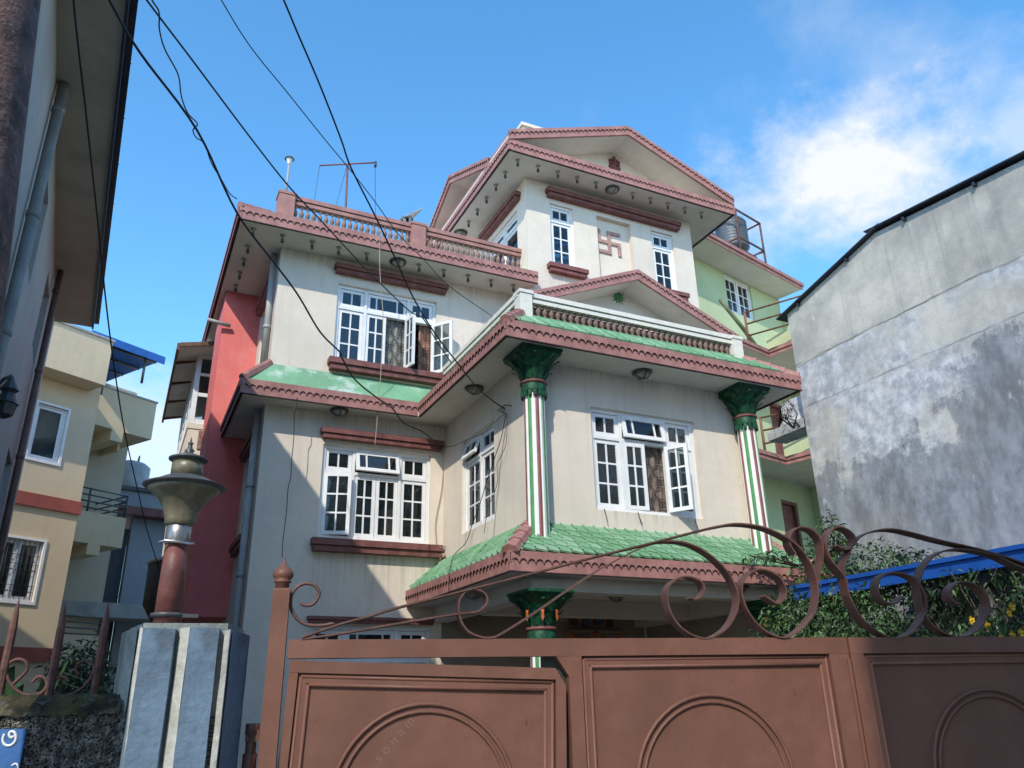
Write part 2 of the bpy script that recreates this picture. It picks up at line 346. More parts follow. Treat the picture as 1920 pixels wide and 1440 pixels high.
def window4(house, M, w_=1.81, h_=1.48, opens=(0, 0, 0, 0), hinges='LLRR', tilt=0, gr=True, curt=('curtain', 'curtain', 'curtain', 'curtain'), label=None, white='white'):
    """four-light window with a transom row, real leaves and panes"""
    win = thing('window', None, None, M, None, house)
    if label: win['label'] = label
    f = .055; a = w_*.285; b2 = w_*.715; zt = h_*.715; m_ = .05
    fb = MB()
    fb.box(0, f, .05, .15, 0, h_); fb.box(w_-f, w_, .05, .15, 0, h_); fb.box(f, w_-f, .05, .15, 0, f); fb.box(f, w_-f, .05, .15, h_-f, h_)
    fb.box(a-m_/2, a+m_/2, .053, .147, f, h_-f); fb.box(b2-m_/2, b2+m_/2, .053, .147, f, h_-f)
    for x0, x1 in ((f, a-m_/2), (a+m_/2, b2-m_/2), (b2+m_/2, w_-f)): fb.box(x0, x1, .056, .144, zt-m_/2, zt+m_/2)
    ob('frame', shared(('frame', w_, h_, white), lambda: fb, MT[white]), None, win, M)
    hb = zt-m_/2-f; ht = h_-f-zt-m_/2
    ls = ((f, a-m_/2), (a+m_/2, (a+b2)/2), ((a+b2)/2, b2-m_/2), (b2+m_/2, w_-f))
    for i, (x0, x1) in enumerate(ls):
        sash(win, M @ T(x0, 0, f), x1-x0, hb, (1, 1), 3, hinges[i], opens[i], white=white)
    sash(win, M @ T(f, 0, zt+m_/2), a-m_/2-f, ht, (1, 1), 1, white=white); sash(win, M @ T(b2+m_/2, 0, zt+m_/2), w_-f-b2-m_/2, ht, (1, 1), 1, white=white)
    sash(win, M @ T(a+m_/2, 0, zt+m_/2), b2-a-m_, ht, (1, 3.4, 1), 1, tilt=tilt, white=white)
    if gr:
        for x0, x1 in ((f, a-m_/2), (a+m_/2, b2-m_/2), (b2+m_/2, w_-f)):
            ob('grille', shared(('grille', round(x1-x0, 3), hb), lambda: grille_mb(x1-x0, hb), MT['dark_grille' if 'dark_grille' in MT else 'grille']), None, win, M @ T(x0, .135, f))
    for i, (x0, x1) in enumerate(ls):
        if curt[i]: ob('curtain', curtain_mb((x1-x0+.02)*(.5 if curt[i] == 'browncurtain' else 1), hb+.04, seed=i+int(M[0][3]*10)).mesh('curtain', MT[curt[i]]), None, win, M @ T((x0-.01) if curt[i] != 'browncurtain' else (x0+x1)/2, .17, f-.02))
    room(win, M, w_, h_)
    return win
def window_n(house, M, w_, h_, leaves=2, zt=.76, tilts=None, white='white', curt='curtain', rows=3, cols=2, transom=True, gr=False, glass='glass'):
    win = thing('window', None, None, M, None, house); f = .045; m_ = .045
    lw = (w_-2*f-m_*(leaves-1))/leaves; zt = h_*zt if transom else h_-f+m_/2
    fb = MB(); fb.box(0, f, .05, .15, 0, h_); fb.box(w_-f, w_, .05, .15, 0, h_); fb.box(f, w_-f, .05, .15, 0, f); fb.box(f, w_-f, .05, .15, h_-f, h_)
    for i in range(leaves-1):
        x = f+lw*(i+1)+m_*i; fb.box(x, x+m_, .053, .147, f, h_-f)
    if transom:
        for i in range(leaves): x = f+(lw+m_)*i; fb.box(x, x+lw, .056, .144, zt-m_/2, zt+m_/2)
    ob('frame', fb.mesh('frame', MT[white]), None, win, M)
    for i in range(leaves):
        x = f+(lw+m_)*i
        sash(win, M @ T(x, 0, f), lw, zt-m_/2-f, (1,)*cols, rows, white=white, glass=glass)
        if transom: sash(win, M @ T(x, 0, zt+m_/2), lw, h_-f-zt-m_/2, (1,)*cols, 1, tilt=(tilts[i] if tilts else 0), white=white, glass=glass)
        if gr: ob('grille', grille_mb(lw, zt-f).mesh('grille', MT['grille']), None, win, M @ T(x, .135, f))
        if curt: ob('curtain', curtain_mb(lw, h_-2*f, seed=i).mesh('curtain', MT[curt]), None, win, M @ T(x, .17, f))
    room(win, M, w_, h_)
    return win
def moulding(parent, name, M, w_, h_, d=.14, mat_='maroon'):
    """stepped concrete band: upper step deeper, lower one shallower"""
    b = MB(); b.box(0, w_, -d, 0, h_*.48, h_); b.box(.05, w_-.05, -d*.72, 0, h_*.40, h_*.48); b.box(.03, w_-.03, -d*.8, 0, 0, h_*.40)
    return ob(name, b.mesh(name, MT[mat_]), None, parent, M)

# ------------------------------------------------------------------ roof trims
def fascia(parent, A, B, n, h_=.23, pitch=.108, name='fascia', low=.105, proud=.022, drip=True, mats=None, trimA=0, trimB=0):
    """scalloped tile-end moulding along A->B (3D, along the bottom edge), outward normal n"""
    A, B, n = Vector(A), Vector(B), Vector(n).normalized(); A = A+n*.008; B = B+n*.008; d = B-A; Ln = d.length; d.normalize(); U = Vector((0, 0, 1))
    b = MB()
    b.hexa([A, B, B-n*.05, A-n*.05], [A+U*h_*.9, B+U*h_*.9, B-n*.05+U*h_*.9, A-n*.05+U*h_*.9])
    if drip: b.hexa([A-U*.014+n*.004, B-U*.014+n*.004, B-n*.03-U*.014, A-n*.03-U*.014], [A-U*.001+n*.004, B-U*.001+n*.004, B-n*.03-U*.001, A-n*.03-U*.001], 1)
    cnt = max(1, round(Ln/pitch)); S = 8; vs = []; fs = []; N_ = cnt*S+1
    for i in range(N_):
        t = i/(N_-1); ph = (i % S)/S
        z = low-.014 + .054*math.sqrt(max(0, math.sin(math.pi*ph)))
        p = A+d*(Ln*t)
        bul = .012*math.sin(math.pi*ph)
        q = n*proud
        vs += [p+n*.002+U*z, p+q+U*z, p+q+U*h_, p-n*.05+U*h_]
    for i in range(N_-1):
        a, c = i*4, (i+1)*4
        fs += [(a+1, c+1, c+2, a+2), (a+2, c+2, c+3, a+3)]
        b.f.append(None); b.f.pop()
    fs += [(3, 2, 1, 0), ((N_-1)*4, (N_-1)*4+1, (N_-1)*4+2, (N_-1)*4+3)]
    base_ = len(b.v); b.add(vs, fs, 0)
    for i in range(N_-1): b.f.append((base_+i*4, base_+i*4+4, base_+i*4+5, base_+i*4+1)); b.m.append(1); b.sm.append(False)  # scallop undersides coloured dark, painting in the shadow line beneath them
    return ob(name, b, mats or [MT['pink'], MT['darkline']], parent)
def slope(parent, quad, m_='green', th=.05, name='roof_slope'):
    q = [Vector(v) for v in quad]; nn = (q[1]-q[0]).cross(q[3]-q[0]).normalized()
    if nn.z < 0: nn = -nn
    return ob(name, MB().hexa([v-nn*th for v in q], q), MT[m_], parent)
def hipcap(parent, A, B, n=6, m_='pink', w_=.085, name='hip_cap'):
    A, B = Vector(A), Vector(B); d = (B-A).normalized(); s = d.cross(Vector((0, 0, 1))).normalized(); u = s.cross(d); Ln = (B-A).length
    for i in range(n):
        a = A+d*(Ln*i/n); c = A+d*(Ln*(i+1)/n+.02); k = 1.12; prof = [(-w_, -.035), (-w_*.75, .035), (0, .065), (w_*.75, .035), (w_, -.035)]
        b = MB(); b.prism([a+s*x*k+u*(z+.012) for x, z in prof], (0, 0, 0)) if False else None
        va = [a+s*x*k+u*(z+.014) for x, z in prof]; vc = [c+s*x*.94+u*(z-.004) for x, z in prof]
        b = MB().add(va+vc, [(4, 3, 2, 1, 0), (5, 6, 7, 8, 9)]+[(j, j+1, j+6, j+5) for j in range(4)]+[(4, 0, 5, 9)])
        ob(name, b, MT[m_], parent)
BAL = [(.030, 0), (.034, .012), (.034, .03), (.020, .045), (.018, .06), (.036, .10), (.042, .135), (.034, .175), (.018, .205), (.016, .225), (.026, .24), (.026, .255), (.034, .262), (.036, .28)]
def baluster_mesh(h_, m_='baluster'):
    return shared(('baluster', h_, m_), lambda: MB().lathe([(r, z/.28*h_) for r, z in BAL], 8), MT[m_])

# ================================================================== MAIN HOUSE
HB = T(5.9, 12.2, 0)
house = thing('house', 'cream three-storey house with pink scalloped eaves and green skirt roofs, behind the brown gate', 'house', HB)
H = house
XL, YW = 1.62, 12.17        # left wing corner
BX0, BX1, BY = 4.60, 8.42, 9.0   # bay
TX0, TX1, TY = 6.10, 10.12, 11.72  # tower
Z1, Z2, Z3, Z4 = 3.03, 6.03, 8.88, 11.35
def wallpart(M, u0, u1, z0, z1, th, holes, m_='cream', par=None, name='wall'):
    return ob(name, wall_mb(MB(), u0, u1, z0, z1, th, holes).mesh(name, MT[m_]), None, par or H, M)
# left wing front wall: openings at ground, first and second floor
g = P(600, 1172, 1, YW)
gx0, gx1, gz1 = 2.55, 4.42, g.z
wallpart(T(0, YW, 0), XL, 4.6, 0, Z2+.02, .25, [(gx0, gx1, 1.0, gz1), (2.565, 4.375, 4.01, 5.50)])
wallpart(T(0, YW, 0), XL, TX0, Z2+.02, Z3, .25, [(2.62, 4.43, 6.93, 8.41)])
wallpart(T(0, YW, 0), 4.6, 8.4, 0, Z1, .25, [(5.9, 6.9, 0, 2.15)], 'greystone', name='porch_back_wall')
# side walls facing left: local x runs towards the viewer
LM = lambda x: T(x, 0, 0) @ RZ(-90)
wallpart(LM(XL), -20, -YW-.25, 0, Z3, .25, [(-13.75, -12.85, 4.1, 5.5), (-13.75, -12.85, 6.95, 8.3), (-13.75, -12.85, 1.2, 2.5)])
wallpart(LM(BX0), -YW, -BY, Z1, Z2+.02, .2, [(-11.34, -10.10, 4.03, 5.50)])
wallpart(T(0, BY, 0), BX0+.2, BX1, Z1, Z2, .2, [(5.595, 7.39, 4.0, 5.475)])
wallpart(LM(BX1), -YW, -BY-.2, Z1, Z2, -.2, []); 
wallpart(LM(TX0), -YW, -TY-.2, Z2+.3, Z3, .2, [])
wallpart(T(0, TY, 0), TX0, TX1, Z2+.3, Z3, .2, [(7.2, 8.2, 6.33, 8.3)])
wallpart(T(0, TY, 0), TX0, TX1, Z3, Z4, .3, [(6.62, 7.16, 9.47, 10.89), (9.06, 9.62, 9.47, 10.89)], name='tower_wall') if False else None
wallpart(T(0, TY, 0), TX0, TX1, Z3, Z4, .3, [(6.62, 7.16, 9.47, 10.89), (9.06, 9.62, 9.47, 10.89), (7.71, 8.53, 8.9, 10.89)], name='tower_wall')
wallpart(LM(TX0), -16, -TY-.3, Z3, Z4, .25, [(-13.6, -12.15, 9.47, 10.85)], name='tower_wall')
wallpart(LM(TX1), -16, -TY-.3, 0, Z4, -.25, [], name='tower_wall')
ob('tower_wall', MB().box(TX0, TX1, 16, 16.25, Z3, Z4), MT['cream'], H)
ob('niche_panel', MB().box(7.71, 8.53, TY+.10, TY+.14, 8.9, 10.89), MT['cream'], H)
ob('rear_wall', MB().box(XL+.25, TX1, 19.8, 20, 0, Z3), MT['cream'], H)
ob('terrace_slab', MB().box(TX0+.002, TX1+.1, 16.252, 20, Z3+.002, Z3+.24), MT['soffit'], H)
pd_ = ob('porch_door', MB().box(5.9, 6.9, YW+.10, YW+.15, 0, 2.15), MT['maroon'], H)
for k in range(3): ob('panel', MB().box(6.02, 6.78, YW+.085, YW+.099, .15+k*.66, .70+k*.66), MT['maroon'], pd_)
ob('door_handle', MB().box(6.80, 6.83, YW+.05, YW+.099, 1.0, 1.14), MT['steel'], pd_)
ob('balcony_floor', MB().box(BX0, BX1, BY+.2, TY, Z2+.26, Z2+.36), MT['soffit'], H)
ob('balcony_door', MB().box(7.2, 8.2, TY+.06, TY+.1, 6.33, 8.3), MT['maroon'], H)
# swastika emblem painted in relief on the niche (auspicious mark), arms as on the wall
def swast():
    b = MB(); a, t = .275, .072; y0, y1 = TY+.07, TY+.10; cx, cz = 8.035, 10.36
    bx = lambda x0, x1, z0, z1: b.box(cx+x0, cx+x1, y0, y1, cz+z0, cz+z1)
    h2 = t/2
    bx(-h2, h2, -a, a); bx(-a+t, -h2, -h2, h2); bx(h2, a-t, -h2, h2)
    bx(h2, a, a-t, a); bx(-a, -h2, -a, -a+t); bx(a-t, a, -a, h2); bx(-a, -a+t, -h2, a)
    return b
ob('swastika_emblem', swast(), mat('emblem_paint', (.42, .25, .21), .75, .15, 8), H)

# storey slabs / soffits with their eaves
ob('eave_slab', MB().prism([(XL-.79, YW-.62, Z3), (6.2, YW-.62, Z3), (6.2, YW, Z3), (XL+.0, YW, Z3), (XL+.0, 17.2, Z3), (XL-.79, 17.2, Z3)], (0, 0, .2)), MT['soffit'], H)
ob('terrace_slab', MB().box(XL+.002, TX0-.002, YW+.002, 20, Z3+.002, Z3+.24), MT['soffit'], H)
ob('eave_slab', MB().box(5.42, 10.83, TY-.65, 16.6, Z4, Z4+.19), MT['soffit'], H)
# middle eave: bay + left wing
ob('eave_slab', MB().prism([(1.19, 11.79, Z2), (4.02, 11.79, Z2), (4.02, 8.42, Z2), (9.08, 8.42, Z2), (9.08, YW, Z2), (BX1, YW, Z2), (BX1, BY+.2, Z2), (BX0+.002, BY+.2, Z2), (BX0+.002, YW, Z2), (XL, YW, Z2), (XL, 14.1, Z2), (1.19, 14.1, Z2)], (0, 0, .2)), MT['soffit'], H)
ob('eave_slab', MB().prism([(4.02, YW, Z1), (4.02, 8.42, Z1), (9.08, 8.42, Z1), (9.08, YW, Z1)], (0, 0, .2)), MT['soffit'], H)
E3, E4, E2 = (XL-.79, YW-.62), (5.42, TY-.65), (4.02, 8.42)
fascia(H, (E3[0], E3[1], Z3), (6.2, E3[1], Z3), (0, -1, 0)); fascia(H, (E3[0], 17.2, Z3), (E3[0], E3[1]-.02, Z3), (-1, 0, 0))
fascia(H, (E4[0], E4[1], Z4), (10.83, E4[1], Z4), (0, -1, 0)); fascia(H, (E4[0], 16.6, Z4), (E4[0], E4[1]-.02, Z4), (-1, 0, 0)); fascia(H, (10.83, E4[1]-.02, Z4), (10.83, 16.6, Z4), (1, 0, 0))
fascia(H, (1.19, 11.79, Z2), (4.02-.03, 11.79, Z2), (0, -1, 0)); fascia(H, (1.19, 14.1, Z2), (1.19, 11.77, Z2), (-1, 0, 0))
fascia(H, (4.02, 11.79, Z2), (4.02, 8.40, Z2), (-1, 0, 0)); fascia(H, (4.02, 8.42, Z2), (9.08, 8.42, Z2), (0, -1, 0)); fascia(H, (9.08, 8.40, Z2), (9.08, YW, Z2), (1, 0, 0))
fascia(H, (4.02, YW-.02, Z1), (4.02, 8.40, Z1), (-1, 0, 0)); fascia(H, (4.02, 8.42, Z1), (9.08, 8.42, Z1), (0, -1, 0)); fascia(H, (9.08, 8.40, Z1), (9.08, YW, Z1), (1, 0, 0))
# roof slopes over the fascias
fz = .225
slope(H, [(E3[0]+.02, E3[1]+.02, Z3+fz), (6.18, E3[1]+.02, Z3+fz), (6.18, 12.0, Z3+.44), (1.46, 12.0, Z3+.44)], 'green2')
slope(H, [(E3[0]+.02, 17.2, Z3+fz), (E3[0]+.02, E3[1]+.02, Z3+fz), (1.46, 12.0, Z3+.44), (1.46, 17.2, Z3+.44)], 'green2')
hipcap(H, (E3[0]+.0, E3[1]+.0, Z3+fz), (1.42, 11.97, Z3+.46), 4, w_=.06)
MZ = Z2+.70
slope(H, [(1.21, 11.81, Z2+fz), (4.0, 11.81, Z2+fz), (4.6, YW, MZ), (XL, YW, MZ)], 'green2')
slope(H, [(1.21, 14.1, Z2+fz), (1.21, 11.81, Z2+fz), (XL, YW, MZ), (XL, 14.1, MZ)], 'green2')
hipcap(H, (1.19, 11.79, Z2+fz), (XL, YW, MZ+.01), 1, w_=.05)
slope(H, [(4.04, 8.44, Z2+fz), (9.06, 8.44, Z2+fz), (8.5, 8.98, Z2+.68), (4.54, 8.98, Z2+.68)])
slope(H, [(4.04, 11.8, Z2+fz), (4.04, 8.44, Z2+fz), (4.54, 8.98, Z2+.68), (4.54, YW, Z2+.68)])
slope(H, [(9.06, 8.44, Z2+fz), (9.06, YW, Z2+fz), (8.5, YW, Z2+.68), (8.5, 8.98, Z2+.68)])
hipcap(H, (4.02, 8.42, Z2+fz), (4.50, 8.94, Z2+.67), 4, w_=.075); hipcap(H, (9.08, 8.42, Z2+fz), (8.5, 8.98, Z2+.67), 4, w_=.05)
hipcap(H, (9.05, 8.45, Z2+fz), (9.05, 11.9, Z2+fz+.02), 8, w_=.04)
slope(H, [(4.04, 8.44, Z1+fz), (9.06, 8.44, Z1+fz), (8.42, 9.0, 3.73), (4.60, 9.0, 3.73)], 'bed')
slope(H, [(4.04, YW, Z1+fz), (4.04, 8.44, Z1+fz), (4.60, 9.0, 3.73), (4.60, YW, 3.73)], 'bed')
slope(H, [(9.06, 8.44, Z1+fz), (9.06, YW, Z1+fz), (8.42, YW, 3.73), (8.42, 9.0, 3.73)])
hipcap(H, (4.01, 8.41, Z1+fz+.005), (4.60, 8.99, 3.75), 4, w_=.10); hipcap(H, (9.08, 8.42, Z1+fz), (8.42, 9.0, 3.74), 5, w_=.06)
# individual tiles: courses of interlocking clay tiles with slanted butt ends
def tile_mesh(w_, l_, key, slant=.06):
    def mk():
        b = MB(); t = .016
        # local: x across, y up the slope, z normal; butt end slants down to the right, proud of the course below
        a = (0, 0, .018); c = (w_-.016, -slant, .026); d = (w_-.016, l_, .004); e = (0, l_, .004)
        b.hexa([(a[0], a[1], a[2]-t-.01), (c[0], c[1], c[2]-t-.01), (d[0], d[1], d[2]-t), (e[0], e[1], e[2]-t)], [a, c, d, e])
        b.hexa([(-.008, .0, .010), (.010, .0, .010), (.010, l_, .0), (-.008, l_, .0)], [(-.004, .0, .044), (.006, .0, .044), (.006, l_, .026), (-.004, l_, .026)])
        return b
    return shared(('roof_tile', key), mk, MT['green'])
def tile_roof(A, B, up, courses, pitch, hipA, hipB, key, name='roof_tile', par=None, slant=.06):
    """A->B along the eave, up = vector up the slope, hipA/hipB = inset at the top at each end"""
    A, B, up = Vector(A), Vector(B), Vector(up); d = (B-A); Ln = d.length; d.normalize(); A = A+up.normalized()*.055; up = up*((up.length-.055)/up.length); l_ = up.length/courses; nn = d.cross(up).normalized(); upn = up.normalized()
    me = tile_mesh(pitch, l_*1.12, key, slant); n = int(Ln/pitch); rnd = random.Random(len(key))
    for j in range(courses):
        t = (j+.5)/courses
        for i in range(n):
            x = i*pitch
            if x+pitch*.5 < hipA*t or x+pitch*.6 > Ln-hipB*t: continue
            o = A+d*x+upn*(l_*j)+nn*(.006+rnd.uniform(0, .004)); rr = rnd.uniform(-.012, .012)
            Mx = Matrix((d, upn, nn)).transposed().to_4x4(); Mx.translation = o
            ob(name, me, None, par, Mx @ Matrix.Rotation(rr, 4, 'Z'))
pr = thing('porch_roof_tiles', None, None, T(4.6, 9, 3.3), None, H)
tile_roof((4.04, 8.43, Z1+fz+.01), (9.06, 8.43, Z1+fz+.01), (0, .57, .475), 5, .165, .58, .62, 'f', par=pr)
tile_roof((4.04, YW, Z1+fz+.01), (4.04, 8.44, Z1+fz+.01), (.56, 0, .475), 5, .165, -.1, .56, 's', par=pr)
tile_roof((4.04, 8.43, Z2+fz+.01), (9.06, 8.43, Z2+fz+.01), (0, .36, .29), 1, .215, .36, .4, 'mid', name='eave_tile', par=pr, slant=.02)

# windows
window4(H, T(2.565, YW, 4.01), 1.81, 1.49, (16, 0, 0, 0), 'LLRR', 14, curt=('curtain', 'curtain2', 'curtain2', 'curtain2'))
window4(H, T(2.62, YW, 6.93), 1.81, 1.48, (0, 0, 98, 128), 'LLRR', 0, curt=('curtain', 'curtain', 'curtain', 'browncurtain'))
window4(H, T(5.595, BY, 4.0), 1.795, 1.475, (0, 3, 120, 0), 'LLRR', 10, curt=('curtain', 'curtain', 'taupe', 'curtain'))
window4(H, T(gx0, YW, 1.0), gx1-gx0, gz1-1.0, (0, 0, 0, 0), 'LLRR', 0)
window_n(H, LM(BX0) @ T(-11.34, 0, 4.03), 1.24, 1.47, 2, .76, (18, 0))
window_n(H, T(6.62, TY, 9.47), .54, 1.42, 1, .74); window_n(H, T(9.06, TY, 9.47), .56, 1.42, 1, .74)
window_n(H, LM(TX0) @ T(-13.6, 0, 9.47), 1.45, 1.38, 2, .8, cols=1, rows=1)
for z in (1.2, 4.1, 6.95): window_n(H, LM(XL) @ T(-13.75, 0, z), .9, 1.38 if z > 2 else 1.3, 2, .78, cols=1, rows=2)
# lintel hoods and sills
for x, z, w_ in ((2.50, 5.58, 2.06), (2.53, 8.58, 2.08)): moulding(H, 'lintel', T(x, YW, z), w_, .16)
moulding(H, 'lintel', T(6.53, TY, 11.0), 3.25, .18, .15)
for x, z, w_ in ((2.47, 3.79, 2.08), (2.53, 6.765, 2.06)): moulding(H, 'window_sill', T(x, YW, z), w_, .19, .17)
moulding(H, 'window_sill', T(6.5, TY, 9.28), .86, .17, .14); moulding(H, 'window_sill', T(8.93, TY, 9.28), .86, .17, .14)
moulding(H, 'lintel', LM(TX0) @ T(-13.8, 0, 10.98), 1.85, .18); moulding(H, 'lintel', LM(XL) @ T(-13.95, 0, 5.55), 1.3, .18, .12); moulding(H, 'window_sill', LM(XL) @ T(-13.9, 0, 3.92), 1.2, .17, .12); moulding(H, 'lintel', LM(XL) @ T(-13.95, 0, 8.36), 1.3, .18, .12)
moulding(H, 'lintel', T(2.5, YW, gz1+.03), 1.97, .09, .10)

# columns of the porch and the bay
def column(x, y, z0, zc, ztop, r=.148):
    c = thing('column', None, None, T(x, y, z0), None, H)
    seg = 16; sub = 6; n = seg*sub; vs = []; b = MB()
    for z in (z0, zc):
        for k in range(n):
            a = 2*math.pi*(k+.5)/n; ph = (k % sub)/sub; rr = r*(1-.055*abs(math.cos(math.pi*((k+.5) % sub)/sub))**1.5)*(1 if z == z0 else .95)
            vs.append((x+rr*math.cos(a), y+rr*math.sin(a), z))
    pat = [0, 1, 0, 2]
    for k in range(n): b.add([vs[k], vs[(k+1) % n], vs[n+(k+1) % n], vs[n+k]], [(0, 1, 2, 3)], pat[(k//sub) % 4], False)
    ob('shaft', b, [MT['stripew'], MT['stripeg'], MT['stripem']], c)
    # collar
    b = MB(); b.lathe([(.165, 0), (.172, .03), (.168, .12), (.16, .13)], 20, (x, y, zc-.02)); b.lathe([(.17, 0), (.187, .012), (.187, .032), (.17, .045)], 20, (x, y, zc+.10), 1)
    for k in range(16):
        a = 2*math.pi*k/16; b.box(-.022, .022, -.012, .012, -.07, 0, 0, T(x+.165*math.cos(a), y+.165*math.sin(a), zc-.01) @ RZ(math.degrees(a)+90))
    ob('collar', b, [MT['capgreen'], MT['maroon']], c)
    # bell with acanthus leaves under a square abacus
    b = MB(); hz = ztop-.07-(zc+.14); S = 32; R = 7; vs = []
    for j in range(R):
        t = j/(R-1); rr = .15+.045*t+.12*t**2.4
        for k in range(S):
            a = 2*math.pi*k/S; sq = 1/max(abs(math.cos(a)), abs(math.sin(a))); q = 1+(sq-1)*t**1.5*.85
            wv = .018*math.sin(a*8+math.pi*(j % 2))*math.sin(math.pi*t)
            vs.append((x+(rr*q+wv)*math.cos(a), y+(rr*q+wv)*math.sin(a), zc+.14+hz*t))
    b.add(vs, [(j*S+k, j*S+(k+1) % S, (j+1)*S+(k+1) % S, (j+1)*S+k) for j in range(R-1) for k in range(S)], 0, True)
    for row, (t0, nleaf) in enumerate(((.05, 8), (.42, 8))):
        for k in range(nleaf):
            a = 2*math.pi*(k+.5*row)/nleaf; ca, sa = math.cos(a), math.sin(a); tx, ty = -sa, ca; pts = []
            for s_, wd, o in ((0, .045, .012), (.35, .055, .03), (.7, .045, .05), (.95, .03, .085), (.88, .012, .105)):
                t = t0+s_*.5; rr = .15+.045*t+.12*t**2.4+o
                for q in (-1, 0, 1): pts.append((x+rr*ca+tx*wd*q-(abs(q)*.012*ca), y+rr*sa+ty*wd*q-(abs(q)*.012*sa), zc+.14+hz*min(1, t)))
            b.add(pts, [(i*3+q, i*3+q+1, i*3+q+4, i*3+q+3) for i in range(4) for q in range(2)], 0, True)
    ob('capital', b, MT['capgreen'], c)
    a = .305; b = MB(); b.hexa([(x-a*.9, y-a*.9, ztop-.07), (x+a*.9, y-a*.9, ztop-.07), (x+a*.9, y+a*.9, ztop-.07), (x-a*.9, y+a*.9, ztop-.07)], [(x-a, y-a, ztop-.035), (x+a, y-a, ztop-.035), (x+a, y+a, ztop-.035), (x-a, y+a, ztop-.035)])
    b.box(x-a, x+a, y-a, y+a, ztop-.034, ztop-.001)
    ob('abacus', b, MT['capgreen'], c)
    return c
for x in (4.61, 8.24):
    column(x, 8.82, 3.45, 5.46, Z2)
    c = column(x, 8.82, 0, 2.30, 2.86)
    for k in (-2, -1, 0, 1):    # orange painted leaves between the acanthus
        a = -math.pi/2+k*math.pi/4+math.pi/8; ca, sa = math.cos(a), math.sin(a)
        pts = [(0, .0), (.03, .05), (.022, .11), (.035, .16), (-.035, .16), (-.022, .11), (-.03, .05)]
        b = MB().prism([(x+.245*ca-sa*u_, 8.82+.245*sa+ca*u_, 2.50+v_) for u_, v_ in [(a_*.6, b_*.8) for a_, b_ in pts]], (.01*ca, .01*sa, 0)); ob('painted_leaf', b, MT['orange'], c)
# beams of the porch
for nm, bx in (('porch_beam', (4.45, 8.6, 8.72, 8.97, 2.862, Z1-.002)), ('porch_beam', (4.45, 4.7, 8.975, YW-.002, 2.80, Z1-.002)), ('porch_beam', (8.2, 8.45, 8.975, YW-.002, 2.80, Z1-.002)), ('porch_beam', (4.705, 8.195, 10.6, 10.85, 2.78, Z1-.002))):
    ob(nm, MB().box(*bx), MT['soffit'], H)
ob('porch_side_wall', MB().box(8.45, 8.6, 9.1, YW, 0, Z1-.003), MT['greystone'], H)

# balcony balustrade on the bay
def balustrade(path, zb, hb, railh, pitch, rail_m, posts, base_m='cream', rail_w=.15, post=.17, step=True):
    bs = thing('balustrade', None, None, T(path[0]), None, H)
    for (A, B) in zip(path, path[1:]):
        A, B = Vector(A), Vector(B); d = B-A; Ln = d.length; d.normalize(); s = Vector((-d.y, d.x, 0)); ang = math.degrees(math.atan2(d.y, d.x))
        M = T(A) @ RZ(ang)
        b = MB(); z = zb+hb
        b.box(0, Ln, -rail_w/2+.02, rail_w/2-.02, z, z+railh*.42); b.box(0, Ln, -rail_w/2+.035, rail_w/2-.035, z+railh*.42, z+railh*.52, 1); b.box(-.02, Ln+.02, -rail_w/2, rail_w/2, z+railh*.52, z+railh)
        ob('handrail', b.mesh('handrail', [MT[rail_m], MT['darkline']]), None, bs, M)
        n = int(Ln/pitch); me = baluster_mesh(hb)
        for i in range(n): ob('baluster', me, None, bs, M @ T((i+.5)*Ln/n, 0, zb) @ RZ(22.5))
    for (x, y, pz0, pz1, pm, pw) in posts:
        b = MB(); b.box(x-pw/2, x+pw/2, y-pw/2, y+pw/2, pz0, pz1-.05); b.box(x-pw/2-.015, x+pw/2+.015, y-pw/2-.015, y+pw/2+.015, pz1-.05, pz1)
        ob('post', b, MT[pm], bs)
    return bs
balustrade([(4.57, 12.0, 0), (4.57, 9.03, 0), (8.42, 9.03, 0)], Z2+.69, .205, .145, .105, 'offwhite', [(4.60, 9.03, Z2+.36, Z2+1.055, 'offwhite', .19), (8.42, 9.03, Z2+.36, Z2+1.03, 'offwhite', .19)])
ob('parapet_kerb', MB().box(4.50, 4.66, 9.13, 11.95, Z2+.36, Z2+.685), MT['green'], H); ob('parapet_kerb', MB().box(4.70, 8.33, 8.96, 9.12, Z2+.36, Z2+.685), MT['green'], H); ob('baluster_backing', MB().box(4.70, 8.33, 9.10, 9.12, Z2+.686, Z2+.89), MT['baluster'], H)  # brown board added behind the balusters to darken the gaps
balustrade([(1.72, 12.06, 0), (3.85, 12.06, 0)], Z3+.50, .30, .16, .105, 'pink', [(1.60, 12.08, Z3+.2, Z3+.98, 'pink', .27)])
balustrade([(4.10, 12.06, 0), (6.10, 12.06, 0)], Z3+.50, .30, .16, .105, 'pink', [(3.98, 12.08, Z3+.2, Z3+.98, 'pink', .27)])
b = MB().box(1.74, 6.1, 12.0, 12.13, Z3+.242, Z3+.495); ob('parapet_kerb', b, MT['cream'], H)

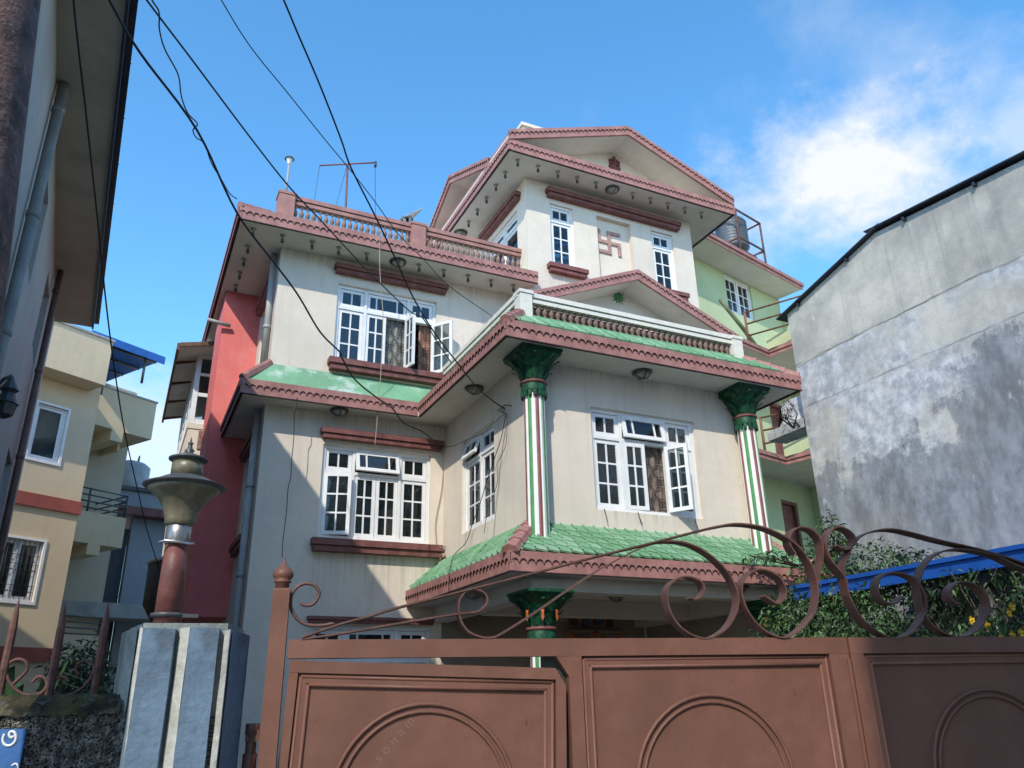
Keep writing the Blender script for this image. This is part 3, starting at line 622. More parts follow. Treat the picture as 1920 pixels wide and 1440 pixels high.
# gables
def gable(yf, x0, x1, zs, apex_x, rise, depth, yback, name, h_=.21):
    A = Vector((x0, yf, zs)); T_ = Vector((apex_x, yf, zs+rise)); B = Vector((x1, yf, zs))
    fascia(H, A, T_, (0, -1, 0), h_, name='rake_fascia', drip=False); fascia(H, T_, B, (0, -1, 0), h_, name='rake_fascia', drip=False)
    Y = Vector((0, 1, 0)); u = Vector((0, 0, .12))
    for p, q in ((A, T_), (T_, B)):
        a, c = p+Y*.03, q+Y*.03; e = Y*(yback-yf-.03)
        ob('gable_roof', MB().hexa([a, c, c+e, a+e], [a+u, c+u, c+e+u, a+e+u]), MT['soffit'], H)
        k = Vector((0, 0, .125)); v = Vector((0, 0, .17))
        ob('gable_tiles', MB().hexa([a+k, c+k, c+e+k, a+e+k], [a+v, c+v, c+e+v, a+e+v]), MT['pink'], H)
    yp = yf+depth
    ob('pediment', MB().prism([(x0+.05, yp, zs-.2), (x1-.05, yp, zs-.2), (x1-.05, yp, zs+.01), (apex_x, yp, zs+rise), (x0+.05, yp, zs+.01)], (0, .1, 0)), MT['cream'], H)
gable(11.14, 5.81, 10.56, 8.20, 8.19, 1.0, .575, TY+.01, 'g')
fascia(H, (5.81, TY, 8.20), (5.81, 11.14, 8.20), (-1, 0, 0), .21)
gable(11.03, 5.42, 10.83, Z4+.21, 8.2, 1.02, .66, 16.4, 'g')
# side gable over the left eave
def side_gable(xf, y0, y1, zs, ym, rise, depth):
    A, T_, B = Vector((xf, y0, zs)), Vector((xf, ym, zs+rise)), Vector((xf, y1, zs)); X = Vector((1, 0, 0))
    fascia(H, T_, A, (-1, 0, 0), .21, name='rake_fascia', drip=False); fascia(H, B, T_, (-1, 0, 0), .21, name='rake_fascia', drip=False)
    u = Vector((0, 0, .14))
    for p, q in ((A, T_), (T_, B)): ob('gable_roof', MB().hexa([p+X*.03, q+X*.03, q+X*2.6, p+X*2.6], [p+X*.03+u, q+X*.03+u, q+X*2.6+u, p+X*2.6+u]), MT['soffit'], H)
    ob('pediment', MB().prism([(xf+depth, y0+.05, zs), (xf+depth, ym, zs+rise), (xf+depth, y1-.05, zs)], (.1, 0, 0)), MT['cream'], H)
side_gable(5.40, 11.95, 16.25, Z4+.22, 14.12, 1.02, .65)
# star and seated-deity emblem on the pediments
def star_mb(cx, cz, y, r1, r2, n=12, th=.03, seed=3):
    rnd = random.Random(seed); pts = []
    for k in range(2*n):
        a = math.pi*k/n+.1; r = (r1*rnd.uniform(.85, 1.08) if k % 2 == 0 else r2); pts.append((cx+r*math.cos(a), y, cz+r*math.sin(a)*1.05))
    b = MB(); N_ = len(pts); b.add([(cx, y-th*1.6, cz)]+[(p[0], y-.004, p[2]) for p in pts], [(0, 1+k, 1+(k+1) % N_) for k in range(N_)]); return b
sp = P(1160, 557, 1, 11.70)
ob('star_emblem', star_mb(sp.x, sp.z, 11.715, .185, .085), MT['stripeg'], H)
gp = P(1152, 309, 1, 11.68)
b = MB()
for (dx, dz, rx, rz) in ((0, -.10, .135, .05), (-.085, -.075, .07, .045), (.085, -.075, .07, .045), (0, 0, .075, .10), (0, .10, .055, .06), (-.06, .11, .035, .04), (.06, .11, .035, .04), (0, .17, .035, .045), (-.105, .01, .028, .08), (.105, .01, .028, .08), (-.12, .09, .025, .03), (.12, .09, .025, .03), (.02, .04, .02, .07)):
    vs = []; fs = []
    for j in range(5):
        t = math.pi*j/8; rr = math.cos(t)
        for k in range(12):
            a = 2*math.pi*k/12; vs.append((gp.x+dx+rx*rr*math.cos(a), 11.69-.055*math.sin(t), gp.z+dz+rz*rr*math.sin(a)))
    fs = [(j*12+k, j*12+(k+1) % 12, (j+1)*12+(k+1) % 12, (j+1)*12+k) for j in range(4) for k in range(12)]
    b.add(vs, fs, 0, True)
ob('deity_relief', b, MT['maroon'], H)

# soffit lamps and bulb holders
def holder_mb():
    b = MB(); b.lathe([(.045, 0), (.045, -.012), (.028, -.02), (.020, -.05), (.024, -.055), (.026, -.075)], 10, mi=0); b.lathe([(.022, -.075), (.030, -.10), (.030, -.125), (.018, -.145), (.001, -.15)], 10, mi=1); return b
hm = holder_mb().mesh('bulb_holder', [MT['lampglass'], MT['lampdark']])
for i in range(11):
    if i == 5: continue
    ob('bulb_holder', hm, None, H, T(5.72+i*.44, 11.30, Z4))
for y in (11.74, 12.19, 12.66, 13.14, 13.62): ob('bulb_holder', hm, None, H, T(5.66, y, Z4))
for x in (1.10, 1.57, 2.06, 2.51, 3.0, 3.95, 4.42, 4.89, 5.35, 5.81): ob('bulb_holder', hm, None, H, T(x, 11.79, Z3))
for y in (12.35, 12.82, 13.32, 13.82): ob('bulb_holder', hm, None, H, T(1.10, y, Z3))
def dome_mb():
    b = MB(); b.lathe([(.14, 0), (.15, -.012), (.145, -.03), (.115, -.035)], 20, mi=0); b.lathe([(.118, -.03), (.105, -.06), (.07, -.085), (.03, -.095), (.012, -.105), (.001, -.12)], 20, mi=1)
    for k in range(4):
        a = math.pi*k/2; b.tube([(.125*math.cos(a), .125*math.sin(a), -.03), (.108*math.cos(a), .108*math.sin(a), -.066), (.07*math.cos(a), .07*math.sin(a), -.092), (0, 0, -.11)], .006, 5)
    return b
dm = dome_mb().mesh('ceiling_lamp', [MT['lampdark'], MT['lampglass']])
for p in ((7.9, 11.35, Z4), (5.67, 14.1, Z4), (6.36, 8.76, Z2), (4.36, 10.27, Z2), (2.74, 11.98, Z2), (3.57, 11.83, Z3), (4.3, 10.2, Z1), (7.6, 8.7, Z1), (6.4, 9.9, Z1)): ob('ceiling_lamp', dm, None, H, T(*p))

# red shaft on the left wall, drain pipes
b = MB().box(.97, XL-.003, 14.12, 15.6, 3.0, Z3-.003); ob('red_shaft', b, MT['red'], H)
def pipe(parent, x, y, z0, z1, r=.055, m_='pvc', clamps=True, name='drain_pipe'):
    b = MB().tube([(x, y, z0), (x, y, z1)], r, 12)
    if clamps:
        z = z0+.7
        while z < z1-.2: b.lathe([(r, 0), (r+.012, .005), (r+.012, .06), (r, .065)], 12, (x, y, z)); z += 1.35
    return ob(name, b, MT[m_], parent)
pipe(H, XL-.07, YW+.28, 0, Z2-.01); pipe(H, XL-.07, YW+.28, Z2+.72, Z3-.01, .05)
b = MB().tube([(.55, 14.0, 7.55), (1.62, 14.05, 7.68)], .04, 10); q = P(395, 600, 1, 14.0); b = MB().tube([(q.x-.05, 14.0, q.z), (q.x+.35, 14.05, q.z-.03)], .035, 10); ob('spout_pipe', b, MT['pvc'], H)
# glazed balcony at the back left with lattice parapet and timber eave
Yg = 17.0
gb = thing('glazed_balcony', None, None, T(.9, Yg, 5.0), None, H)
def gv(px, py, y=Yg): return P(px, py, 1, y)
zb_, zt_, zm_ = gv(352, 792).z, gv(378, 663).z, gv(365, 738).z
xg0 = gv(361, 740).x; xg1 = XL
b = MB(); b.box(xg0, xg0+.10, Yg, Yg+.1, zb_, zt_); b.box(xg0+.1, xg1, Yg+.01, Yg+.09, zb_, zb_+.10); b.box(xg0+.1, xg1, Yg+.01, Yg+.09, zm_-.04, zm_+.04); b.box(xg0+.1, xg1, Yg+.01, Yg+.09, zt_-.10, zt_); b.box(xg0+.1, xg1, Yg+.01, Yg+.09, zt_-.5, zt_-.44); b.box(xg0+.35, xg0+.42, Yg+.015, Yg+.085, zb_+.1, zt_-.1)
Yh = 21.2; n = 5
for k in range(1, n+1): y = Yg+(Yh-Yg)*k/n; b.box(xg0, xg0+.08, y-.05, y+.05, zb_, zt_)
for z in (zb_, zm_-.04, zt_-.1, zt_-.52): b.box(xg0+.005, xg0+.075, Yg+.1, Yh, z, z+.08)
ob('frame', b, MT['white'], gb)
for k in range(n):
    y0 = Yg+(Yh-Yg)*k/n; y1 = Yg+(Yh-Yg)*(k+1)/n
    for z0, z1 in ((zb_+.08, zm_-.04), (zm_+.04, zt_-.52), (zt_-.44, zt_-.1)): ob('pane', MB().box(xg0+.03, xg0+.04, y0+.06, y1-.06, z0, z1), MT['glass'], gb)
for z0, z1 in ((zb_+.1, zm_-.04), (zm_+.04, zt_-.5), (zt_-.44, zt_-.1)): ob('pane', MB().box(xg0+.1, xg1, Yg+.045, Yg+.052, z0, z1), MT['glass'], gb)
ob('interior', MB().box(xg0+.5, xg1, Yg+.7, Yh, zb_, zt_), MT['curtain'], gb)
b = MB().box(xg0-.02, xg1, Yg-.02, Yh, zb_-.12, zb_-.01); b.box(xg0+.0, xg1, Yg, Yh, zb_-2.2, zb_-.121); ob('parapet', b, MT['cream'], gb)
b = MB().box(xg0+.22, xg1-.1, Yg-.03, Yg-.001, zb_-.55, zb_-.16)
ob('lattice', b, MT['baluster'], gb)
b = MB(); ze = zt_-.14; xe = xg0-.40; ye = Yg-.55
b.hexa([(xe, ye, ze), (xg1, ye, zt_+.14), (xg1, Yh+.2, zt_+.14), (xe, Yh+.2, ze)], [(xe, ye, ze+.04), (xg1, ye, zt_+.18), (xg1, Yh+.2, zt_+.18), (xe, Yh+.2, ze+.04)])
ob('eave_sheet', b, MT['soffit'], gb)
b = MB(); b.box(xe-.05, xe-.001, ye-.03, Yh+.2, ze-.09, ze+.06); b.hexa([(xe, ye-.04, ze-.02), (xg1, ye-.04, zt_+.12), (xg1, ye-.001, zt_+.12), (xe, ye-.001, ze-.02)], [(xe, ye-.04, ze+.07), (xg1, ye-.04, zt_+.21), (xg1, ye-.001, zt_+.21), (xe, ye-.001, ze+.07)])
for k in range(4): y = Yg+.3+k*1.3; b.hexa([(xe, y, ze-.06), (xg0, y, zt_-.08), (xg0, y+.05, zt_-.08), (xe, y+.05, ze-.06)], [(xe, y, ze-.002), (xg0, y, zt_-.02), (xg0, y+.05, zt_-.02), (xe, y+.05, ze-.002)])
ob('timber_edge', b, mat('weathered_timber', (.16, .08, .04), .8, .2, 8), gb)

# roof-top box with lattice and small block
b = MB().box(7.25, 9.6, 14.0, 15.2, Z4+.5, 14.75); b.box(7.2, 9.65, 13.95, 15.25, 14.751, 14.84); ob('roof_parapet', b, MT['cream'], H)
b = MB()
for i in range(12): b.tube([(7.75+i*.13, 13.985, 14.25), (7.75+i*.13+.2, 13.985, 14.65)], .018, 4); b.tube([(7.75+i*.13+.2, 13.975, 14.25), (7.75+i*.13, 13.975, 14.65)], .018, 4)
ob('roof_lattice', b, MT['maroon'], H)
b = MB().box(10.35, 10.72, 12.0, 12.5, Z4+.2, 12.72); b.box(10.32, 10.75, 11.97, 12.53, 12.721, 12.78); ob('roof_parapet', b, MT['cream'], H)
# ================================================================== SETTING
grd = mat('asphalt_and_earth', (.27, .24, .20), .95, .2, .6, bump=.3, bscale=20, space='World')
props(ob('ground', MB().add([(-400, -400, 0), (400, -400, 0), (400, 400, 0), (-400, 400, 0)], [(0, 1, 2, 3)]), grd), kind='structure')
yard = mat('courtyard_concrete', (.12, .108, .09), .9, .12, 1, bump=.3, bscale=30, space='World')
props(ob('courtyard', MB().box(-1.2, 9.5, 3.6, 12.1, .004, .03), yard), kind='structure')

class Fr:
    """a building's own frame: origin on the ground, u along its front, v away from the viewer"""
    def __init__(s, p, ang): s.M = T(p[0], p[1], 0) @ RZ(ang); s.I = s.M.inverted(); s.R = s.I.to_3x3()
    def uv(s, px, py, v=0.):
        o = s.I @ CP; d = s.R @ ray(px, py); t = (v-o.y)/d.y; return (o.x+d.x*t, o.z+d.z*t)
    def W(s, u, v, z): return s.M @ Vector((u, v, z))
def crom(pts, k=6):
    P_ = [Vector(p) for p in pts]; out = []
    for i in range(len(P_)-1):
        a, b, c, d = P_[max(i-1, 0)], P_[i], P_[i+1], P_[min(i+2, len(P_)-1)]
        for j in range(k):
            t = j/k; out.append(.5*((2*b)+(c-a)*t+(2*a-5*b+4*c-d)*t*t+(3*b-a-3*c+d)*t**3))
    out.append(P_[-1]); return out

# ------------------------------------------------------------------ gate
GB = mat('brown_gate_paint', (.18, .079, .054), .52, .10, 2.2, streak=.22, streakcol=(.21, .10, .072), bump=.12, bscale=35, blot=.5, blotcol=(.14, .064, .045), bls=2.0, spec=.35, dent=.9, chips=(.09, .045, .03))
GB2 = mat('brown_scroll_paint', (.125, .055, .04), .5, .15, 12, bump=.15, blot=.35, blotcol=(.20, .13, .11), bls=12)
GP0 = PD(541, 1202, 3.2)
G = Fr((GP0.x, GP0.y), -13)
gu = lambda x, y, v=0: G.uv(x, y, v)
gate = thing('entrance_gate', 'brown sheet metal gate with wrought scrolls along its top, across the bottom of the photo', 'gate', G.M)
zt = gu(1000, 1198)[1]; zr = gu(1000, 1231)[1]
u0 = 0.0; uw1 = gu(1066, 1300)[0]; um1 = gu(1088, 1240)[0]; uj = gu(1583, 1198)[0]; uend = uj*2+.0
def gob(name, b, par=None, m_=None): return ob(name, b, m_ or GB, par or gate, F=G.M)
b = MB().box(u0+.002, uj-.004, -.02, .03, zr, zt); gob('top_rail', b)
b = MB().box(uj+.006, uend, -.02, .03, zr, zt); gob('top_rail', b)
# grime at the end of the rail near the post
b = MB().box(uw1, um1, -.019, .03, .12, zr); gob('stile', b)
zst = gu(1560, 1240)[1]; us0 = gu(1562, 1300)[0]; us1 = gu(1612, 1260)[0]
b = MB().box(us0, uj-.004, -.019, .03, .12, zr); gob('stile', b); b = MB().box(uj+.006, us1+.02, -.019, .03, .12, zr); gob('stile', b)
b = MB().box(um1, us0, -.018, .03, .12, .22); gob('bottom_rail', b); b = MB().box(us1+.02, uend, -.018, .03, .12, .22); gob('bottom_rail', b)
def ring(b, cx, cz, r, y, rr=.008, n=48):
    b.tube([(cx+r*math.cos(2*math.pi*k/n), y, cz+r*math.sin(2*math.pi*k/n)) for k in range(n+1)], rr, 8, caps=False)
def panel(par, ua, ub, z0, z1, arch, tag_='panel', M=None):
    F = G.M @ (M or Matrix())
    mk = lambda nm, b: ob(nm, b, GB, par, F=F)
    mk('sheet', MB().box(ua, ub, .004, .010, z0, z1))
    for off, rr in ((.012, .007), (.040, .007)):
        b = MB(); e = off
        for p, q in (((ua+e, z1-e), (ub-e, z1-e)), ((ua+e, z0+e), (ub-e, z0+e)), ((ua+e, z0+e), (ua+e, z1-e)), ((ub-e, z0+e), (ub-e, z1-e))):
            b.tube([(p[0], -.003, p[1]), (q[0], -.003, q[1])], rr, 8)
        mk('moulding', b)
    b = MB(); e = .026; 
    b.box(ua+.018, ub-.018, -.006, .003, z1-.034, z1-.018); b.box(ua+.018, ua+.034, -.006, .003, z0+.034, z1-.034); b.box(ub-.034, ub-.018, -.006, .003, z0+.034, z1-.034)
    mk('moulding', b)
    cx, cz, r = arch
    b = MB(); ring(b, cx, cz, r, 0, .008); ring(b, cx, cz, r-.026, 0, .007); mk('ring_moulding', b)
# wicket door, slightly dropped at its free edge
ww = uw1-.012-.012
wick = thing('wicket_door', None, None, G.M @ T(.012, 0, .1), None, gate)
wl_z = gu(560, 1238)[1]; wr_z = gu(1030, 1252)[1]; wsl = math.degrees(math.atan2(wl_z-wr_z, gu(1030, 1252)[0]-gu(560, 1238)[0]))
WMx = T(.010, 0, wl_z) @ RY(wsl) @ T(-.010, 0, -wl_z)
F = G.M @ WMx
zf1 = gu(700, 1256)[1]; zin = gu(700, 1257)[1]
b = MB(); b.prism([(.012, -.015, wl_z-.042), (.012, -.015, wl_z), (uw1-.052, -.015, wl_z), (uw1-.010, -.015, wl_z-.062), (uw1-.010, -.015, wl_z-.102), (uw1-.05, -.015, wl_z-.102), (uw1-.05, -.015, wl_z-.042)], (0, .03, 0)); ob('frame', b, GB, wick, F=F)
ob('frame', MB().box(.012, .045, -.0145, .015, .14, wl_z-.043), GB, wick, F=F); ob('frame', MB().box(uw1-.05, uw1-.010, -.0145, .015, .14, wl_z-.102), GB, wick, F=F)
ca = gu(806, 1309)
def par_(par, *a, **k): panel(par, *a, **k)
par_(wick, .045, uw1-.05, .17, wl_z-.042, (gu(806, 1440)[0], gu(806, 1309)[1]-.335, .335), M=WMx)
b = MB().prism([(uw1-.05, -.0185, zr), (uw1, -.0185, zr), (uw1, -.0185, zr-.075)], (0, .04, 0)); gob('corner_gusset', b)
p2 = thing('fixed_panel', None, None, G.M @ T(um1, 0, .2), None, gate); par_(p2, um1, us0, .22, zr, (gu(1345, 1440)[0]-.003, gu(1335, 1303)[1]-.33, .33))
p3 = thing('fixed_panel', None, None, G.M @ T(us1+.02, 0, .2), None, gate); par_(p3, us1+.02, uend-.09, .22, zr, (gu(1842, 1300)[0]+.02, gu(1842, 1293)[1]-.33, .33))
b = MB().box(uj-.02, uj-.006, -.028, -.0195, .15, zr-.02); gob('cover_strip', b)
gob('dark_gap_strip', MB().box(uw1-.10, uw1+.02, .031, .036, .12, zr), None, MT['lampdark'])  # dark strip added behind the wicket gap in place of the shade there
# scratched writing on the wicket sheet
def text_mesh(s, size, M, m_, name, parent=None, th=.0006, font_rot=None, **kw):
    c = bpy.data.curves.new('t', 'FONT'); c.body = s; c.size = size; c.extrude = th; c.resolution_u = 3
    o = bpy.data.objects.new('t', c); COL.objects.link(o); dg = bpy.context.evaluated_depsgraph_get(); me = bpy.data.meshes.new_from_object(o.evaluated_get(dg)); bpy.data.objects.remove(o)
    me.materials.clear(); me.materials.append(m_); return ob(name, me, None, parent, M, **kw)
scr = mat('scratch_mark', (.235, .115, .092), .6, .1)
su, sz = gu(712, 1432)
text_mesh('s o n a m', .05, G.M @ T(su, .0035, sz) @ RY(-48) @ RX(90), scr, 'scratched_writing', wick)
# scrolls
curves = {
 'rod': [[(566, 1196), (634, 1172), (688, 1157), (752, 1138), (868, 1109), (1000, 1075), (1122, 1043), (1200, 1024), (1294, 1000), (1340, 989), (1380, 984), (1432, 992), (1485, 1020), (1515, 1060), (1528, 1105), (1521, 1150), (1492, 1184), (1462, 1196), (1425, 1180), (1397, 1146), (1386, 1109), (1395, 1082), (1421, 1069), (1455, 1082), (1469, 1109), (1462, 1127), (1451, 1132), (1429, 1118)],
  [(566, 1199), (640, 1188), (755, 1168), (855, 1152), (891, 1148), (908, 1137), (912, 1123), (905, 1111), (888, 1106), (871, 1111), (860, 1128), (860, 1156), (874, 1182), (897, 1194), (919, 1196), (942, 1187), (1004, 1148), (1065, 1106), (1122, 1069), (1178, 1039), (1210, 1024), (1241, 1016), (1286, 1020), (1327, 1041), (1361, 1075), (1380, 1116), (1376, 1150), (1357, 1180), (1324, 1197), (1290, 1189), (1260, 1161), (1247, 1120), (1256, 1094), (1282, 1082), (1309, 1090), (1317, 1105), (1312, 1118), (1301, 1124), (1292, 1121)],
  [(1489, 1040), (1479, 1024), (1477, 1009), (1484, 996), (1500, 989), (1522, 996), (1537, 1017), (1539, 1047), (1532, 1080), (1528, 1100)]],
 'bar': [[(1564, 1024), (1582, 1032), (1596, 1022), (1596, 1007), (1582, 994), (1564, 990), (1549, 1001), (1543, 1022), (1552, 1050), (1575, 1079), (1584, 1098)],
  [(1579, 1064), (1578, 1080), (1584, 1105), (1590, 1124), (1609, 1157), (1639, 1184), (1669, 1197), (1702, 1189), (1725, 1161), (1731, 1124), (1714, 1090), (1691, 1077), (1665, 1075), (1646, 1084), (1641, 1105), (1650, 1126), (1672, 1133), (1687, 1120)],
  [(1579, 1064), (1585, 1045), (1597, 1022), (1616, 1004), (1650, 994), (1687, 996), (1762, 1015), (1837, 1032), (1920, 1058), (2040, 1100), (2180, 1150)],
  [(2180, 1160), (2040, 1110), (1912, 1064), (1860, 1041), (1800, 1030), (1762, 1036), (1736, 1056), (1723, 1086), (1723, 1116), (1732, 1154), (1755, 1180), (1785, 1193), (1815, 1191), (1841, 1169), (1852, 1135), (1841, 1109), (1819, 1094), (1796, 1092), (1781, 1105), (1781, 1124), (1796, 1133)]]}
for kind_, cs in curves.items():
    for ci, pts in enumerate(cs):
        q = [(gu(x, y)[0], .002+.004*ci, gu(x, y)[1]) for x, y in pts]
        q = crom(q, 6)
        half = [p for p in q]
        b = MB()
        # bars run edge-on: wide across the gate's thickness
        b.ribbon(half, (0, .058, 0), .0065)
        ob('scroll', b, GB2, gate, F=G.M)
q = crom([(gu(x, y)[0], 0, gu(x, y)[1]) for x, y in [(564, 1130), (572, 1135), (586, 1133), (596, 1121), (598, 1109), (589, 1097), (572, 1094), (558, 1100), (548, 1113), (545, 1127), (547, 1144), (558, 1161), (575, 1171), (600, 1173), (626, 1169)]], 5)
gob('scroll', MB().tube(q, .0065, 8), None, GB2)
# post with onion finial
pa, pb = gu(509, 1150)[0], gu(541, 1150)[0]; pz = gu(520, 1108)[1]; pc = (pa+pb)/2; pw = (pb-pa)/2
b = MB().box(pc-pw, pc+pw, -.035, .035, 0, pz); b.hexa([(pc-pw, -.035, pz), (pc+pw, -.035, pz), (pc+pw, .035, pz), (pc-pw, .035, pz)], [(pc-.03, -.028, pz+.008), (pc+.03, -.028, pz+.008), (pc+.03, .028, pz+.008), (pc-.03, .028, pz+.008)]); gob('post', b)
k = (gu(534, 1048)[1]-pz)/.140
b = MB().lathe([(.026, 0), (.025, .026), (.033, .030), (.033, .035), (.027, .038), (.038, .052), (.0415, .064), (.038, .080), (.026, .095), (.012, .108), (.006, .122), (.001, .140)] if False else [(r*1.0, z*k) for r, z in [(.026, 0), (.025, .026), (.033, .030), (.033, .035), (.027, .038), (.036, .050), (.039, .062), (.036, .078), (.025, .092), (.012, .105), (.005, .122), (.001, .140)]], 20, (pc, 0, pz+.006)); gob('finial', b)
hz = gu(480, 1385)[1]; b = MB().lathe([(.02, 0), (.024, .005), (.024, .05), (.018, .055), (.018, .11), (.024, .115), (.024, .15)], 12, (pa-.03, .0, hz-.1)); b.box(pa-.05, pa+.001, -.015, .015, hz-.01, hz+.03); gob('hinge', b, None, GB2)

# ------------------------------------------------------------------ gate pillar and lamp
blue = mat('pale_blue_pillar_paint', (.125, .19, .265), .85, .18, 3, streak=.25, streakcol=(.10, .13, .20), bump=.7, bscale=28, blot=.62, blotcol=(.06, .07, .09), bls=4.2)
plw = mat('pillar_whitewash', (.50, .50, .455), .85, .15, 6, bump=.7, bscale=30, blot=.45, blotcol=(.33, .32, .25), bls=9)
plg = mat('pillar_mossy_plaster', (.25, .28, .27), .9, .2, 5, bump=1, bscale=24, blot=.6, blotcol=(.12, .13, .09), bls=8)
PLp = PD(345, 1200, 3.05); PL = Fr((PLp.x, PLp.y), -13)
pu = lambda x, y, v=0: PL.uv(x, y, v)
ptop = pu(345, 1178)[1]
pil = thing('gate_pillar', 'pale blue and white ribbed plaster gate pillar left of the brown gate', 'pillar', PL.M)
U = {x: pu(x, 1200)[0] for x in (211, 263, 270, 330, 336, 357, 412, 423, 432, 464)}
def pob(name, b, m_): return ob(name, b, m_, pil, F=PL.M)
rnd = random.Random(5)
def rough_col(poly, z1, n=24, jit=.0014):
    b = MB(); m_ = len(poly); vs = []
    for i in range(n+1):
        z = z1*i/n
        for (x, y) in poly: vs.append((x+rnd.uniform(-jit, jit), y+rnd.uniform(-jit, jit)*(1 if i < n else 2), z+(rnd.uniform(-.006, .006) if i in (n,) else 0)))
    b.add(vs, [(i*m_+k, i*m_+(k+1) % m_, (i+1)*m_+(k+1) % m_, (i+1)*m_+k) for i in range(n) for k in range(m_)]+[tuple(n*m_+k for k in range(m_))]); return b
pob('core', rough_col([(U[211], .16), (U[263]-.01, .006), (U[336], .004), (U[432], .006), (U[464]-.016, .24), (U[464]-.03, .42), (U[211], .42)], ptop-.004), mat('pillar_core_plaster', (.30, .31, .31), .9, .12, 3, bump=.7, bscale=30, blot=.4, blotcol=(.10, .10, .10), bls=6))
pob('rib', rough_col([(U[270], 0), (U[270], -.035), (U[330], -.035), (U[330], 0)], ptop), blue)
pob('rib', rough_col([(U[357], 0), (U[357], -.035), (U[412], -.035), (U[412], 0)], ptop-.002), blue)
pob('rib', rough_col([(U[211]-.006, .15), (U[263]-.035, .008), (U[263]-.012, -.004), (U[211]+.01, .17)], ptop-.006), plg)
pob('white_band', rough_col([(U[263]-.004, .005), (U[263]-.002, -.022), (U[270]-.001, -.030), (U[270]-.001, .003)], ptop-.001), plw)
pob('white_band', rough_col([(U[336], .002), (U[336], -.006), (U[357]-.001, -.030), (U[357]-.001, .002)], ptop-.003), plw)
pob('white_band', rough_col([(U[423]-.002, .004), (U[423]-.002, -.030), (U[432], -.026), (U[432], .004)], ptop-.005), plw)
pob('rib', rough_col([(U[432]+.003, .003), (U[432]+.006, -.008), (U[464]-.01, .19), (U[464]-.014, .22)], ptop-.008), blue)
pob('cap', rough_col([(U[211]+.03, .12), (U[270], .0), (U[423], .0), (U[464]-.02, .12), (U[464]-.04, .36), (U[211]+.04, .36)], ptop+.012, 1, .01), plg)
wu, wz = pu(416, 1445); wu2 = U[412]
text_mesh('(askolka', .052, PL.M @ T((U[412]+U[423])/2+.010, -.008, pu(416, 1447)[1]) @ RY(-90) @ RX(90), MT['dark'], 'pencil_writing', pil)
# lamp on the pillar
lampm = mat('aged_lamp_glass', (.185, .17, .11), .35, .25, 9, bump=.15, streak=.6, streakcol=(.09, .085, .06), blot=.6, blotcol=(.09, .085, .065), bls=7, spec=.6)
lshade = mat('dark_lamp_shade', (.075, .08, .085), .45, .2, 8, bump=.1, spec=.5)
lpole = mat('red_brown_pole_paint', (.185, .062, .052), .5, .16, 7, streak=.4, streakcol=(.14, .05, .05), bump=.2, blot=.25, blotcol=(.30, .18, .16), bls=18)
LPp = PD(312, 1165, 3.12); LX, LY = LPp.x, LPp.y
FL = Fr((LX, LY), 0)
lz = lambda py, px=320: near_z(px, py)
def near_z(px, py):
    d = ray(px, py); t = (LX*d.x+LY*d.y)/(d.x*d.x+d.y*d.y); return CP.z+d.z*t
lamp = thing('pillar_lamp', 'flared garden lamp on a red-brown pole standing on the blue gate pillar', 'lamp', T(LX, LY, ptop))
z0 = ptop; zs = near_z(325, 1020)
b = MB().lathe([(.044, 0), (.041, .2), (.038, zs-z0)], 20, (LX, LY, z0)); ob('pole', b, lpole, lamp)
b = MB().lathe([(.044, 0), (.056, .002), (.056, .014), (.044, .016)], 16, (LX, LY, z0+.04)); b.box(LX+.04, LX+.10, LY-.03, LY-.01, z0+.04, z0+.052); ob('clamp', b, lshade, lamp)
za = near_z(326, 986)
b = MB().lathe([(.040, -.004), (.043, 0), (.043, za-zs), (.040, za-zs+.003)], 24, (LX, LY, zs)); ob('sleeve', b, mat('dull_tin', (.34, .34, .34), .38, .15, 9, metal=.85, bump=.05), lamp)
b = MB().tube([(LX-.062, LY-.03, zs-.002), (LX-.042, LY-.04, zs+.004), (LX, LY-.050, zs), (LX+.042, LY-.04, zs-.004), (LX+.055, LY-.01, zs+.004)], .005, 6); ob('hose_clip', b, MT['steel'], lamp)
zb = near_z(330, 920); zc = near_z(335, 905); zd = near_z(336, 880); ze = near_z(338, 856); zf = near_z(339, 822)
hh = zb-za
b = MB().lathe([(.044, 0), (.051, .004), (.054, .02), (.058, hh*.3), (.068, hh*.55), (.090, hh*.78), (.112, hh*.94), (.128, hh*1.05)], 32, (LX, LY, za)); ob('lantern_body', b, lampm, lamp)
b = MB().lathe([(.108, hh*.98), (.138, hh*1.08), (.146, hh*1.12), (.145, hh*1.135), (.11, hh*1.24), (.080, hh*1.36), (.066, hh*1.40), (.045, hh*1.40)], 40, (LX, LY, za)); ob('shade', b, lshade, lamp)
zq = za+hh*1.40
b = MB().lathe([(.056, 0), (.055, .066)], 24, (LX, LY, zq)); ob('vent_cylinder', b, lampm, lamp)
b = MB().lathe([(.045, .062), (.069, .066), (.070, .072), (.045, .082), (.02, .092), (.012, .097), (.018, .105), (.010, .112), (.007, .128), (.011, .133), (.004, .140), (.001, .158)], 28, (LX, LY, zq)); ob('cap', b, lshade, lamp)

